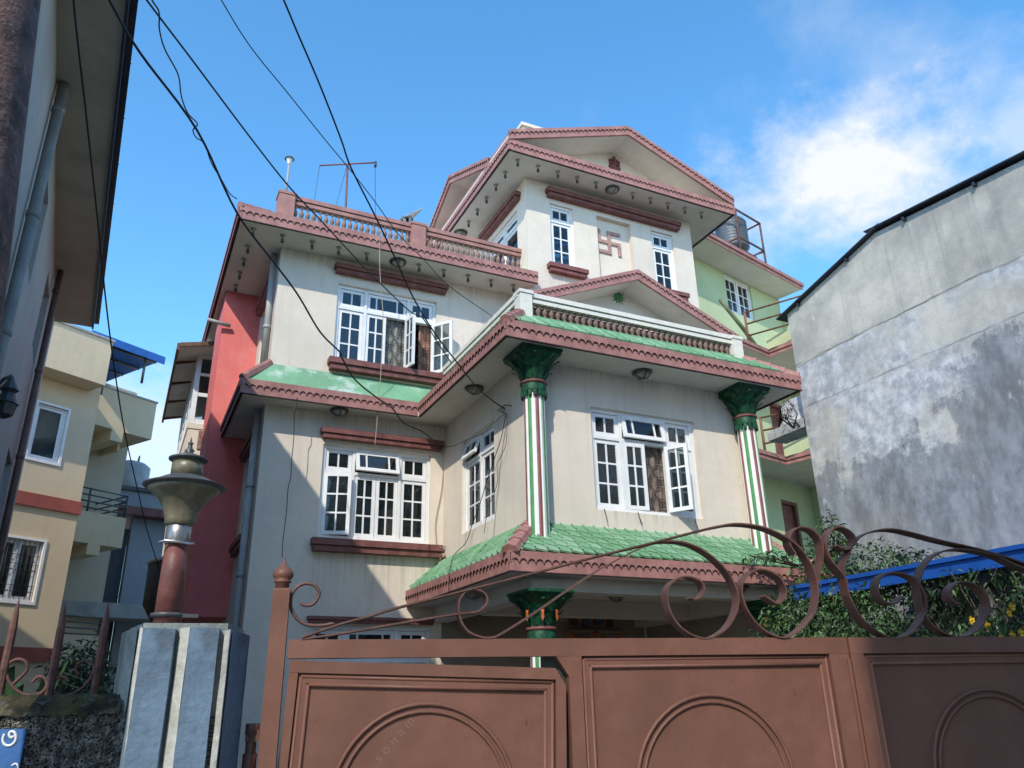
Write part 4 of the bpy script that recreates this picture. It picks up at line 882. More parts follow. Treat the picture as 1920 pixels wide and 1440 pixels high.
# ------------------------------------------------------------------ low wall, spiked fence, number plate
agg = mat('weathered_roughcast', (.10, .097, .088), .95, .3, 9, bump=1.0, bscale=70, blot=.92, blotcol=(.016, .016, .014), bls=3.4)
moss = mat('moss', (.05, .042, .013), 1, .5, 9, bump=1, bscale=60, blot=.6, blotcol=(.15, .13, .09), bls=14)
WL = Fr((PLp.x, PLp.y), -13)
wtop = WL.uv(120, 1303, .02)[1]
lw = thing('boundary_wall', 'black weathered roughcast wall with mossy top, left of the blue pillar', 'wall', WL.M)
rnd = random.Random(9)
b = MB(); nx, nz = 150, 60; xa, xb = -2.4, U[211]+.06; vs = []
for i in range(nz+1):
    for j in range(nx+1):
        z = (wtop-.018)*(.35+.65*i/nz) if i else 0
        vs.append((xa+(xb-xa)*j/nx, .0+rnd.uniform(-.008, .006), z+rnd.uniform(-.003, .003)))
b.add(vs, [(i*(nx+1)+j, i*(nx+1)+j+1, (i+1)*(nx+1)+j+1, (i+1)*(nx+1)+j) for i in range(nz) for j in range(nx)]); b.box(xa, xb, .008, .2, 0, wtop-.02)
ob('wall_face', b, agg, lw, F=WL.M)
b = MB(); vs = []; nx, ny = 150, 10
for i in range(ny+1):
    for j in range(nx+1):
        t = i/ny; y = -.022+.23*t; z = wtop-.062*(1-min(1, t*4.5))**2+rnd.uniform(-.004, .005)
        vs.append((xa+(xb-xa)*j/nx, y, z))
b.add(vs, [(i*(nx+1)+j, i*(nx+1)+j+1, (i+1)*(nx+1)+j+1, (i+1)*(nx+1)+j) for i in range(ny) for j in range(nx)], 0, True)
ob('mossy_coping', b, moss, lw, F=WL.M)
peb = mat('roughcast_pebbles', (.25, .24, .215), .9, .45, 30, bump=.4, blot=.8, blotcol=(.04, .04, .036), bls=14)
b = MB(); rnd = random.Random(21)
for k in range(6500):
    x = rnd.uniform(PL.uv(-20, 1400)[0], U[263]); z = rnd.uniform(wtop-.42, wtop-.058); r = rnd.uniform(.0018, .0065)
    if x > U[211]+.03 and z > PL.uv(230, 1325)[1]: continue
    y = -.008; a_ = [Vector((rnd.uniform(-1, 1), rnd.uniform(-1, 1), rnd.uniform(-1, 1))).normalized()*r for _ in range(4)]
    c = Vector((x, y, z)); b.add([c+Vector((r, 0, 0)), c+Vector((-r*.6, 0, r*.9)), c+Vector((-r*.6, 0, -r*.9)), c+Vector((rnd.uniform(-.3, .3)*r, -r*rnd.uniform(.6, 1.1), rnd.uniform(-.3, .3)*r))], [(0, 1, 3), (1, 2, 3), (2, 0, 3)])
ob('pebble_dash', b, peb, lw, F=WL.M, kind='stuff')
rust = mat('rusty_red_iron', (.14, .062, .05), .8, .3, 14, bump=.5, blot=.4, blotcol=(.10, .05, .035), bls=16)
fence = thing('spiked_fence', 'rusty red spiked iron bars with scrolls on the mossy wall', 'fence', T(WL.W(-.9, .05, wtop)))
for (tx, ty, bx_, by_) in ((36, 1122, -2, 1302), (123, 1130, 92, 1303), (204, 1128, 176, 1305), (-62, 1112, -110, 1300)):
    a = WL.uv(tx, ty, .06); c = WL.uv(bx_, by_, .06)
    A = Vector((c[0], .06, wtop-.03)); B_ = Vector((a[0], .06, a[1])); d = (B_-A); nA = A+d*.72
    b = MB().tube([A, nA, A+d*.86, B_], [.0135, .0135, .009, .001], 8, smooth=False); ob('spike', b, rust, fence, F=WL.M)
for pts in ([(55, 1205), (50, 1222), (37, 1245), (20, 1285), (12, 1299)], [(10, 1258), (15, 1245), (30, 1237), (45, 1238), (53, 1250), (50, 1262), (35, 1275), (22, 1290), (12, 1300)],
            [(60, 1279), (72, 1269), (84, 1272), (88, 1284), (80, 1297), (62, 1304), (40, 1300), (22, 1285), (12, 1265), (13, 1250), (22, 1240), (38, 1236), (50, 1243), (50, 1257), (36, 1272), (24, 1283)],
            [(130, 1279), (122, 1270), (110, 1270), (99, 1280), (99, 1293), (110, 1303), (130, 1303), (155, 1290), (172, 1268), (177, 1250), (170, 1240), (157, 1239), (145, 1247), (143, 1258), (148, 1265)])[2:]:
    q = crom([(WL.uv(x, y, .06)[0], .06, WL.uv(x, y, .06)[1]) for x, y in pts], 5); ob('scroll', MB().tube(q, .0055, 7), rust, fence, F=WL.M)
bpl = mat('blue_enamel_plate', (.045, .14, .36), .4, .12, 6, blot=.3, blotcol=(.10, .2, .4), bls=6)
a = WL.uv(50, 1366, -.02); c = WL.uv(42, 1470, -.02)
plate = thing('number_plate', 'small blue enamel house number plate with a white Devanagari numeral on the roughcast wall', 'number plate', T(WL.W(a[0]-.06, -.02, a[1]-.1)))
ob('plate', MB().box(a[0]-.20, a[0], -.022, -.012, a[1]-.16, a[1]), bpl, plate, F=WL.M)
for pts, w_ in (([(8, 1376), (5, 1388), (9, 1396), (18, 1398), (27, 1392), (30, 1382), (27, 1373), (20, 1372), (17, 1378), (21, 1383), (26, 1380)], .0042), ([(22, 1436), (28, 1432), (33, 1435), (33, 1446), (26, 1455)], .0028)):
    q = crom([(WL.uv(x, y, -.023)[0], -.0225, WL.uv(x, y, -.023)[1]) for x, y in pts], 4); ob('numeral', MB().tube(q, w_, 6), MT['white'], plate, F=WL.M)

# ------------------------------------------------------------------ neighbour on the left with deep eave
lg = mat('grey_left_wall_paint', (.40, .395, .375), .85, .07, .8, streak=.4, streakcol=(.28, .28, .26), bump=.25, blot=.2, blotcol=(.25, .24, .22), space='World')
lso = mat('left_soffit_paint', (.42, .39, .33), .9, .06, 1, bump=.2, blot=.3, blotcol=(.2, .19, .16), space='World')
LF = Fr((-1.72, 11.26), 92.65)      # u runs away from the viewer along the wall, v to the left
ZL = 8.85
lb = thing('left_building', 'tall shaded grey building with deep plain eave filling the left edge of the photo', 'building', LF.M)
def lob(name, b, m_, par=None): return ob(name, b, m_, par or lb, F=LF.M)
ua, ub = -6.9, 5.45
# wall facing right: the face lies on v=0; openings are real
holes = [(2.2, 3.2, 1.0+3*k, 2.3+3*k) for k in range(3)]+[(-1.2, .1, 1.0+3*k, 2.3+3*k) for k in range(3)]
lob('wall', wall_mb(MB(), ua, ub, 0, ZL, .25, holes), lg)
lob('wall', MB().box(ua, ub, 5.5, 5.75, 0, ZL), lg); lob('wall', MB().box(ub-.25, ub, .252, 5.498, 0, ZL), lg); lob('wall', MB().box(ua, ua+.25, .252, 5.498, 0, ZL), lg)
for h in holes:
    b = MB(); x0, x1, z0, z1 = h; b.box(x0, x0+.05, .06, .12, z0, z1); b.box(x1-.05, x1, .06, .12, z0, z1); b.box(x0+.05, x1-.05, .06, .12, z0, z0+.05); b.box(x0+.05, x1-.05, .06, .12, z1-.05, z1); b.box((x0+x1)/2-.02, (x0+x1)/2+.02, .065, .115, z0+.05, z1-.05)
    wn = lob('window', b, MT['pvc']); ob('pane', MB().box(x0+.05, x1-.05, .085, .095, z0+.05, z1-.05), MT['glass'], wn, F=LF.M); ob('dark_interior', MB().box(x0-.05, x1+.05, .5, .52, z0, z1), MT['dark'], wn, F=LF.M)
lob('eave_slab', MB().box(ua-.3, ub+.0, -.665, 5.6, ZL+.002, ZL+.13), lso)
b = MB().box(ua-.3, ub+.02, -.70, -.667, ZL-.03, ZL+.16); b.box(ua-.3, ub+.02, -.78, -.701, ZL+.10, ZL+.14)
lob('gutter', b, mat('dark_gutter', (.03, .035, .06), .4, .2, 5, bump=.1))
for x in [ua+i*1.1 for i in range(12)]: lob('gutter_bracket', MB().box(x, x+.025, -.79, -.60, ZL+.142, ZL+.16), MT['steel'])
for (px_, py_, bx2, by2, r, mm) in ((121, 165, 12, 560, .062, 'pvc'), (108, 540, 5, 930, .05, 'maroon')):
    t_ = LF.uv(px_, py_, -.10)
    b = MB().tube([(t_[0], -.09, 0), (t_[0], -.09, ZL+.0)], r, 14)
    z = .9
    while z < ZL: b.lathe([(r, 0), (r+.012, .006), (r+.012, .07), (r, .076)], 14, (t_[0], -.09, z)); z += 1.5
    lob('drain_pipe', b, mat('old_grey_pipe', (.25, .245, .23), .6, .12, 3, streak=.4) if mm != 'maroon' else mat('brown_pipe', (.14, .085, .07), .6, .15, 4))
b = MB().tube([(LF.uv(120, 165, -.02)[0]-.12, -.015, 0), (LF.uv(120, 165, -.02)[0]-.12, -.015, ZL)], .012, 6); lob('conduit', b, MT['black'])
# dark lantern bracket on that wall
q = LF.uv(20, 745, -.25); lm = lob('wall_lantern', MB().lathe([(.02, 0), (.09, .04), (.11, .16), (.13, .17), (.10, .2), (.06, .30), (.10, .33), (.05, .42), (.01, .5)], 8, (q[0], -.22, q[1]-.25), 0, False).tube([(q[0], -.02, q[1]-.05), (q[0], -.15, q[1]+.2), (q[0], -.22, q[1]+.25)], .02, 6), MT['lampdark'])
# rusty pole close to the viewer
rp = mat('rusty_speckled_pole', (.15, .085, .075), .75, .3, 10, bump=.8, bscale=60, blot=.5, blotcol=(.24, .20, .17), bls=26)
A, B_ = PD(20, -260, 2.6), PD(-74, 391, 2.6); d = A-B_; t0 = (0-B_.z)/d.z; C_ = B_+d*t0
props(ob('rusty_pole', MB().tube([C_, B_, A, A+d*.5], .14, 20), rp), 'leaning rusty speckled steel pole close by at the upper left corner', 'pole')

# ------------------------------------------------------------------ beige neighbour on the left
be = mat('beige_plaster', (.66, .52, .34), .85, .05, .7, streak=.25, streakcol=(.45, .36, .26), bump=.2, blot=.15, blotcol=(.46, .37, .27), space='World')
bered = mat('brick_red_band', (.36, .085, .06), .7, .1, 2)
B0 = PD(190, 730, 22); BF = Fr((B0.x, B0.y), 31.7); bu = BF.uv
bb = thing('beige_building', 'beige plastered building with red bands and boxed balconies, behind the lamp at left', 'building', BF.M)
def bob(name, b, m_, par=None): return ob(name, b, m_, par or bb, F=BF.M)
ztop = bu(190, 726)[1]
w1 = (bu(62, 800)[0], bu(122, 800)[0], bu(95, 866)[1], bu(103, 763)[1]); w2 = (bu(-20, 1070)[0], bu(72, 1070)[0], bu(40, 1127)[1], bu(50, 1012)[1])
bob('wall', wall_mb(MB(), -9, 0, 0, ztop, .25, [w1, w2]), be)
bob('wall', MB().box(-.25, 0, .252, 3.2, 0, ztop), be)
for (x0, x1, z0, z1), gg in ((w1, False), (w2, True)):
    M = BF.M @ T(x0, 0, z0)
    wn = window_n(bb, M, x1-x0, z1-z0, 1 if not gg else 2, 1, transom=False, cols=1, rows=1, curt='curtain' if gg else 'sheer', gr=False)
    b = MB(); 
    for (a_, b_, c_, d_) in ((-.06, x1-x0+.06, -.07, 0), (-.06, x1-x0+.06, z1-z0, z1-z0+.05), (-.06, 0, 0, z1-z0), (x1-x0, x1-x0+.06, 0, z1-z0)): b.box(a_, b_, -.03, .02, c_, d_)
    ob('surround', b.mesh('surround', MT['white']), None, wn, M)
    if gg:
        b = MB(); W_, H_ = x1-x0, z1-z0
        for k in range(9): b.tube([(W_*(k+.5)/9, .03, .02), (W_*(k+.5)/9, .03, H_-.02)], .008, 4)
        for z in (.15, .25, .5, .6, .75): b.tube([(0.02, .03, H_*z), (W_-.02, .03, H_*z)], .008, 4)
        ob('grille', b.mesh('grille', MT['grille']), None, wn, M)
# boxed balcony on top
vP = -.7; a1 = bu(212, 642, vP); a2 = bu(195, 722, vP)
bob('balcony_box', MB().box(-9, a1[0], vP, 2.5, a2[1], a1[1]), be); bob('coping', MB().box(-9, a1[0]+.04, vP-.04, 2.5, a1[1]+.002, a1[1]+.06), MT['pvc'])
zb0 = bu(150, 965, -.05)[1]; zb1 = bu(155, 946, -.05)[1]
bob('red_band', MB().box(-9, .03, -.06, -.002, zb0, zb1+.05), bered); zc1 = bu(60, 1214, -.05)[1]; bob('red_band', MB().box(-9, .03, -.06, -.002, zc1-.3, zc1), bered)
# recessed wing with stepped balconies
vr = 3.2; ur = bu(238, 853, vr)[0]
bob('wall', MB().box(-.0, ur, vr, vr+4, 0, bu(230, 800, vr)[1]+1.2), mat('beige_wing_plaster', (.50, .42, .31), .85, .05, .7, space='World'))
v1 = 1.6; c1 = bu(294, 757, v1); c2 = bu(282, 824, v1)
bob('balcony_box', MB().box(-.0, c1[0], v1, vr+1.2, c2[1], c1[1]), be); bob('coping', MB().box(0, c1[0]+.03, v1-.03, vr+1.2, c1[1]+.002, c1[1]+.05), MT['pvc'])
n1_, n2_ = bu(208, 815, v1)[0], bu(230, 820, v1)[0]; bob('beam', MB().box(n1_, n2_, v1+.001, vr, bu(220, 828, v1)[1], c2[1]-.001), be)
bob('beam', MB().box(n2_+.3, c1[0]-.5, vr-.9, vr+1.2, c2[1]-.35, c2[1]-.001), be)
c3 = bu(237, 972, v1); c4 = bu(228, 1028, v1)
bob('balcony_box', MB().box(-.0, c3[0], v1, vr+.8, c4[1], c3[1]), be)
n1_, n2_ = bu(163, 1030, v1)[0], bu(187, 1030, v1)[0]; bob('beam', MB().box(n1_, n2_, v1+.001, vr, bu(170, 1040, v1)[1], c4[1]-.001), be)
b = MB()
for k in range(4): z = c3[1]+.12+.17*k; b.tube([(0, v1+.06, z), (c3[0], v1+.06, z)], .022, 5); b.tube([(c3[0]-.03, v1+.06, z), (c3[0]-.03, vr, z)], .022, 5)
for x in (0.05, c3[0]*.5, c3[0]-.03): b.tube([(x, v1+.06, c3[1]), (x, v1+.06, c3[1]+.65)], .03, 5)
bob('railing', b, MT['lampdark'])
c5 = bu(175, 1160, v1); b = MB()
for k in range(4): z = bu(140, 1155+k*11, v1)[1]; b.tube([(-.2, v1, z), (c3[0], v1, z)], .02, 5)
bob('railing', b, MT['lampdark']); bob('balcony_box', MB().box(-.2, c3[0], v1, vr, bu(150, 1250, v1)[1], bu(150, 1190, v1)[1]), be)
# blue sheet canopy on its roof terrace
bz = c1[1]
pA, pB = BF.uv(210, 643, .4), BF.uv(307, 676, .4)
bc = mat('blue_sheet_metal', (.03, .13, .42), .45, .1, 3, metal=.1, bump=.1)
b = MB(); zq = pB[1]; b.hexa([(pA[0]-.6, .4, zq+.02), (pB[0], .4, zq+.02), (pB[0], 4.4, zq-.0), (pA[0]-.6, 4.4, zq-.0)], [(pA[0]-.6, .4, zq+.06), (pB[0], .4, zq+.06), (pB[0], 4.4, zq+.04), (pA[0]-.6, 4.4, zq+.04)]); b.box(pA[0]-.6, pB[0]+.02, .36, .398, zq-.12, zq+.10)
cn = bob('roof_canopy', b, bc)
b = MB()
for k in range(5): y = .7+k*.8; b.tube([(pA[0]-.6, y, zq-.02), (pB[0]-.05, y, zq-.02)], .035, 4)
b.tube([(pB[0]-.5, .5, c1[1]), (pB[0]-.5, .5, zq)], .04, 5); b.tube([(pB[0]-.5, 3.5, c1[1]), (pB[0]-.5, 3.5, zq)], .04, 5); b.tube([(pA[0], .5, ztop), (pA[0], .5, zq)], .04, 5)
bob('canopy_frame', b, MT['lampdark'])

# ------------------------------------------------------------------ far grey building between them
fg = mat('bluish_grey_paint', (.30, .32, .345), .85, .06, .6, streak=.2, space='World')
FP = PD(245, 1000, 27); FF = Fr((FP.x, FP.y), 12); fu = FF.uv
fb_ = thing('grey_house', 'bluish grey flat-roofed house in the gap behind the pillar lamp', 'building', FF.M)
def fob(name, b, m_, par=None): return ob(name, b, m_, par or fb_, F=FF.M)
zr0 = fu(260, 972)[1]; zr1 = fu(260, 925)[1]
holes = [(fu(332, 1050)[0], fu(352, 1050)[0]+.4, fu(340, 1070)[1], fu(340, 1028)[1])]
fob('wall', wall_mb(MB(), -.0, 8, 0, zr0, .3, holes), fg); fob('roof_edge', MB().box(-.8, 8, -.5, 5, zr0+.002, zr0+.25), MT['maroon']); fob('parapet', MB().box(-.6, 8, -.2, 0, zr0+.252, zr1), fg); fob('coping', MB().box(-.7, 8, -.3, .1, zr1+.002, zr1+.12), MT['lampdark'])
fob('pane', MB().box(holes[0][0], holes[0][1], .1, .12, holes[0][2], holes[0][3]), MT['dark'])
us = fu(190, 1080, 2)[0]
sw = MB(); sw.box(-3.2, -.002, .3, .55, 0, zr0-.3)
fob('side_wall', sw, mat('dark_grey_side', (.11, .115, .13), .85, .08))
for x in (-2.6, -1.3): f = fob('window', MB().box(x, x+.7, .22, .299, zr0-3.6, zr0-1.6), MT['lampdark']); ob('pane', MB().box(x+.08, x+.62, .20, .219, zr0-3.5, zr0-1.7), MT['glass'], f, F=FF.M)
fob('ledge', MB().box(-3, 8, -1.2, -.002, fu(290, 1143)[1]-.4, fu(290, 1143)[1]), MT['pvc'])
tk = FF.uv(236, 932, 1); props(ob('water_tank', MB().lathe([(.55, 0), (.6, .1), (.6, 1.0), (.45, 1.12), (.2, 1.2)], 20, (tk[0], 1, zr1+.05)), MT['pvc'], F=FF.M), 'steel water tank on the roof of the grey house behind the lamp', 'water tank')
b = MB(); 
for (x0, y0, x1, y1) in ((249, 925, 262, 855), (262, 855, 240, 925), (237, 925, 241, 880)): p, q = FF.uv(x0, y0, 1.5), FF.uv(x1, y1, 1.5); b.tube([(p[0], 1.5, p[1]), (q[0], 1.5, q[1])], .03, 4)
props(ob('antenna_mast', b, MT['lampdark'], F=FF.M), 'thin crossed antenna poles above the grey house roof', 'antenna')
tb = PD(222, 960, 40); tw = thing('white_block', 'distant white building seen in the gap left of the grey house', 'building', T(tb.x, tb.y, 0)); hz_ = PD(222, 885, 40).z
ob('wall', MB().box(tb.x-2.2, tb.x+.5, tb.y, tb.y+6, 0, hz_), MT['white'], tw)
for k in range(4):
    for j in range(2): ob('window', MB().box(tb.x-1.9+j*1.1, tb.x-1.3+j*1.1, tb.y-.05, tb.y-.002, hz_-2.2-2.6*k, hz_-1-2.6*k), MT['lampdark'], tw)
# cane-clad curved balcony behind the lamp pole
wp = PD(318, 1110, 17); rr_ = 1.05; zw0, zw1 = PD(318, 1165, 17).z, PD(318, 1052, 17).z
cane = mat('dark_cane', (.05, .04, .032), .9, .35, 3, streak=.6, streakcol=(.10, .085, .07), streaksc=(1, 1, 28))
cb = thing('cane_balcony', 'dark cane-clad rounded balcony behind the lamp pole', 'balcony', T(wp.x+.62, wp.y+.6, 0))
ob('cane_screen', MB().lathe([(rr_*.8, 0), (rr_, .35), (rr_, zw1-zw0), (rr_-.05, zw1-zw0)], 24, (wp.x+.62, wp.y+.6, zw0)), cane, cb)
ob('rim', MB().lathe([(rr_+.02, 0), (rr_+.04, .05), (rr_, .08)], 24, (wp.x+.62, wp.y+.6, zw1)), MT['pvc'], cb)
ob('floor', MB().lathe([(rr_*.7, -.5), (rr_*.85, -.002)], 24, (wp.x+.62, wp.y+.6, zw0)), MT['pvc'], cb)
ob('bearing_wall', MB().box(wp.x+.2, wp.x+3, wp.y+.9, wp.y+4, 0, zw0+3), MT['pvc'], cb)

# ------------------------------------------------------------------ green neighbour on the right
gw = mat('pale_green_paint', (.46, .53, .31), .85, .05, .8, streak=.2, streakcol=(.36, .45, .22), bump=.2, blot=.15, blotcol=(.55, .60, .30), space='World')
gy = mat('yellow_green_paint', (.52, .57, .34), .85, .06, 1, streak=.4, streakcol=(.35, .38, .22), bump=.2, space='World')
RF = Fr((16.492, 15.557), 14.24); ru = RF.uv
gr_ = thing('green_building', 'pale green house with maroon-edged balconies behind the cream house at right', 'building', RF.M)
def rob(name, b, m_, par=None): return ob(name, b, m_, par or gr_, F=RF.M)
zg = 12.65
wg = (ru(1360, 530)[0], ru(1410, 560)[0], ru(1390, 592)[1], ru(1375, 521)[1]); wd = (ru(1473, 1000)[0], ru(1503, 1000)[0], 3.9, ru(1480, 940)[1])
wm = (ru(1448, 800)[0], ru(1476, 800)[0], 7.0, 9.1)
rob('wall', wall_mb(MB(), -8, 0, 0, zg, .3, [wg, wd, wm]), gw); rob('wall', MB().box(-.3, 0, .302, 8, 0, zg), gw)
window_n(gr_, RF.M @ T(wg[0], 0, wg[2]), wg[1]-wg[0], wg[3]-wg[2], 2, 1, transom=False, rows=3, cols=2)
for h in (wd, wm):
    f = rob('door', MB().box(h[0], h[1], .12, .16, h[2], h[3]).box(h[0], h[0]+.08, .02, .12, h[2], h[3]).box(h[1]-.08, h[1], .02, .12, h[2], h[3]).box(h[0]+.08, h[1]-.08, .02, .12, h[3]-.08, h[3]), MT['maroon'])
e1 = RF.I @ P(1503, 543, 2, zg); eu, ev = e1.x, e1.y
rob('eave_slab', MB().box(-8, eu, ev, 8, zg+.002, zg+.14), MT['soffit']); rob('eave_edge', MB().box(-8, eu+.03, ev-.03, ev-.001, zg-.01, zg+.09), MT['pink']); rob('eave_edge', MB().box(-8, eu+.07, ev-.07, ev-.031, zg+.091, zg+.19), MT['pink']); rob('eave_line', MB().box(-8, eu+.05, ev-.05, ev-.002, zg+.092, zg+.102), MT['darkline'])
for zz in (9.77, 6.885):
    c = RF.I @ P(*( (1441.6, 670) if zz > 9 else (1473.7, 872)), 2, zz); cu, cv = c.x, c.y
    poly = [(-8, cv), (cu, cv), (cu, cv-3.2), (cu+3.4, cv-3.2), (cu+3.4, 0), (-8, 0)]
    rob('balcony_slab', MB().prism([(x, y, zz) for x, y in poly], (0, 0, .12)), MT['soffit'])
    for h0, h1, o in ((.0, .09, .02), (.10, .20, .05)):
        b = MB(); b.box(-8, cu, cv-o, cv-.001, zz+h0, zz+h1); b.box(cu-o, cu-.001, cv-3.2-o, cv-o-.002, zz+h0, zz+h1); rob('slab_edge', b, MT['pink'])
    rob('kerb', MB().box(cu-.02, cu+3.4, cv-3.2, cv-3.1, zz+.21, zz+.6).box(cu+.0, cu+.1, cv-3.09, cv-.0, zz+.205, zz+.55), gy)
    b = MB(); ru0 = cu-.75
    for k in range(3): z = zz+.42+.33*k; b.tube([(ru0, cv+.05, z), (ru0+.75, cv-3.1, z)], .025, 5)
    b.tube([(ru0, cv+.05, zz+.2), (ru0, cv+.05, zz+1.1)], .035, 5); b.tube([(cu+.05, cv-3.0, zz+.2), (cu+.05, cv-3.0, zz+1.1)], .035, 5)
    rob('railing', b, mat('rusty_railing', (.24, .11, .065), .7, .2, 8))
a, c = ru(1350, 562, -.5), ru(1428, 668, -.5); rob('leaning_pipe', MB().tube([(a[0], -.5, a[1]), ((a[0]+c[0])/2, -.52, (a[1]+c[1])/2+.05), (c[0], -.55, c[1])], .055, 8), mat('green_pipe', (.16, .19, .10), .6, .2))
rob('wing_wall', MB().box(.002, 4.2, -.75, 3, 0, 12.2), gw)
# water tank and stand on its roof
tq = RF.I @ PD(1378, 470, 21.2); tx, ty_ = tq.x, max(tq.y, ev+.75)
tx = ru(1376, 470, ty_)[0]; z0_ = zg+.2; zt0 = ru(1378, 472, ty_)[1]; zt1 = ru(1375, 424, ty_)[1]
wt = thing('roof_water_tank', 'ribbed dark water tank on a rusty stand on the green building roof', 'water tank', T(RF.W(tx, ty_, z0_)))
prof = [(.12, -.45), (.37, -.03), (.42, 0)]; n = 9
for k in range(n): z = (zt1-zt0)*k/n; prof += [(.43, z+.01), (.46, z+(zt1-zt0)/n*.5), (.43, z+(zt1-zt0)/n*.95)]
prof += [(.36, zt1-zt0+.08), (.15, zt1-zt0+.2)]
tm = mat('ribbed_tank_plastic', (.10, .115, .13), .5, .15, 4, metal=.2)
ob('tank', MB().lathe(prof, 24, (tx, ty_, zt0)), tm, wt, F=RF.M)
b = MB(); s_ = .60
for sx in (-s_, s_):
    for sy in (-s_, s_): b.tube([(tx+sx, ty_+sy, z0_), (tx+sx, ty_+sy, zt0+.9)], .03, 4)
for z in (zt0-.05, zt0+.88):
    for a_, c_ in (((-s_, -s_), (s_, -s_)), ((s_, -s_), (s_, s_)), ((s_, s_), (-s_, s_)), ((-s_, s_), (-s_, -s_))): b.tube([(tx+a_[0], ty_+a_[1], z), (tx+c_[0], ty_+c_[1], z)], .03, 4)
for z in (z0_+.1,): b.tube([(tx-s_, ty_-s_, z), (tx+s_, ty_-s_, zt0-.1)], .025, 4)
b.box(tx-.35, tx+.35, ty_-.5, ty_-.45, z0_, zt0-.3)
ob('stand', b, mat('rusty_stand', (.13, .06, .045), .8, .25, 8), wt, F=RF.M)
dq = ru(1425, 500, .2); props(ob('roof_dome', MB().lathe([(.5, 0), (.48, .3), (.3, .5), (.01, .58)], 20, (dq[0]+.9, 1.0, zg+.14)), gy, F=RF.M), 'small yellow-green dome on the roof edge of the green building', 'dome')

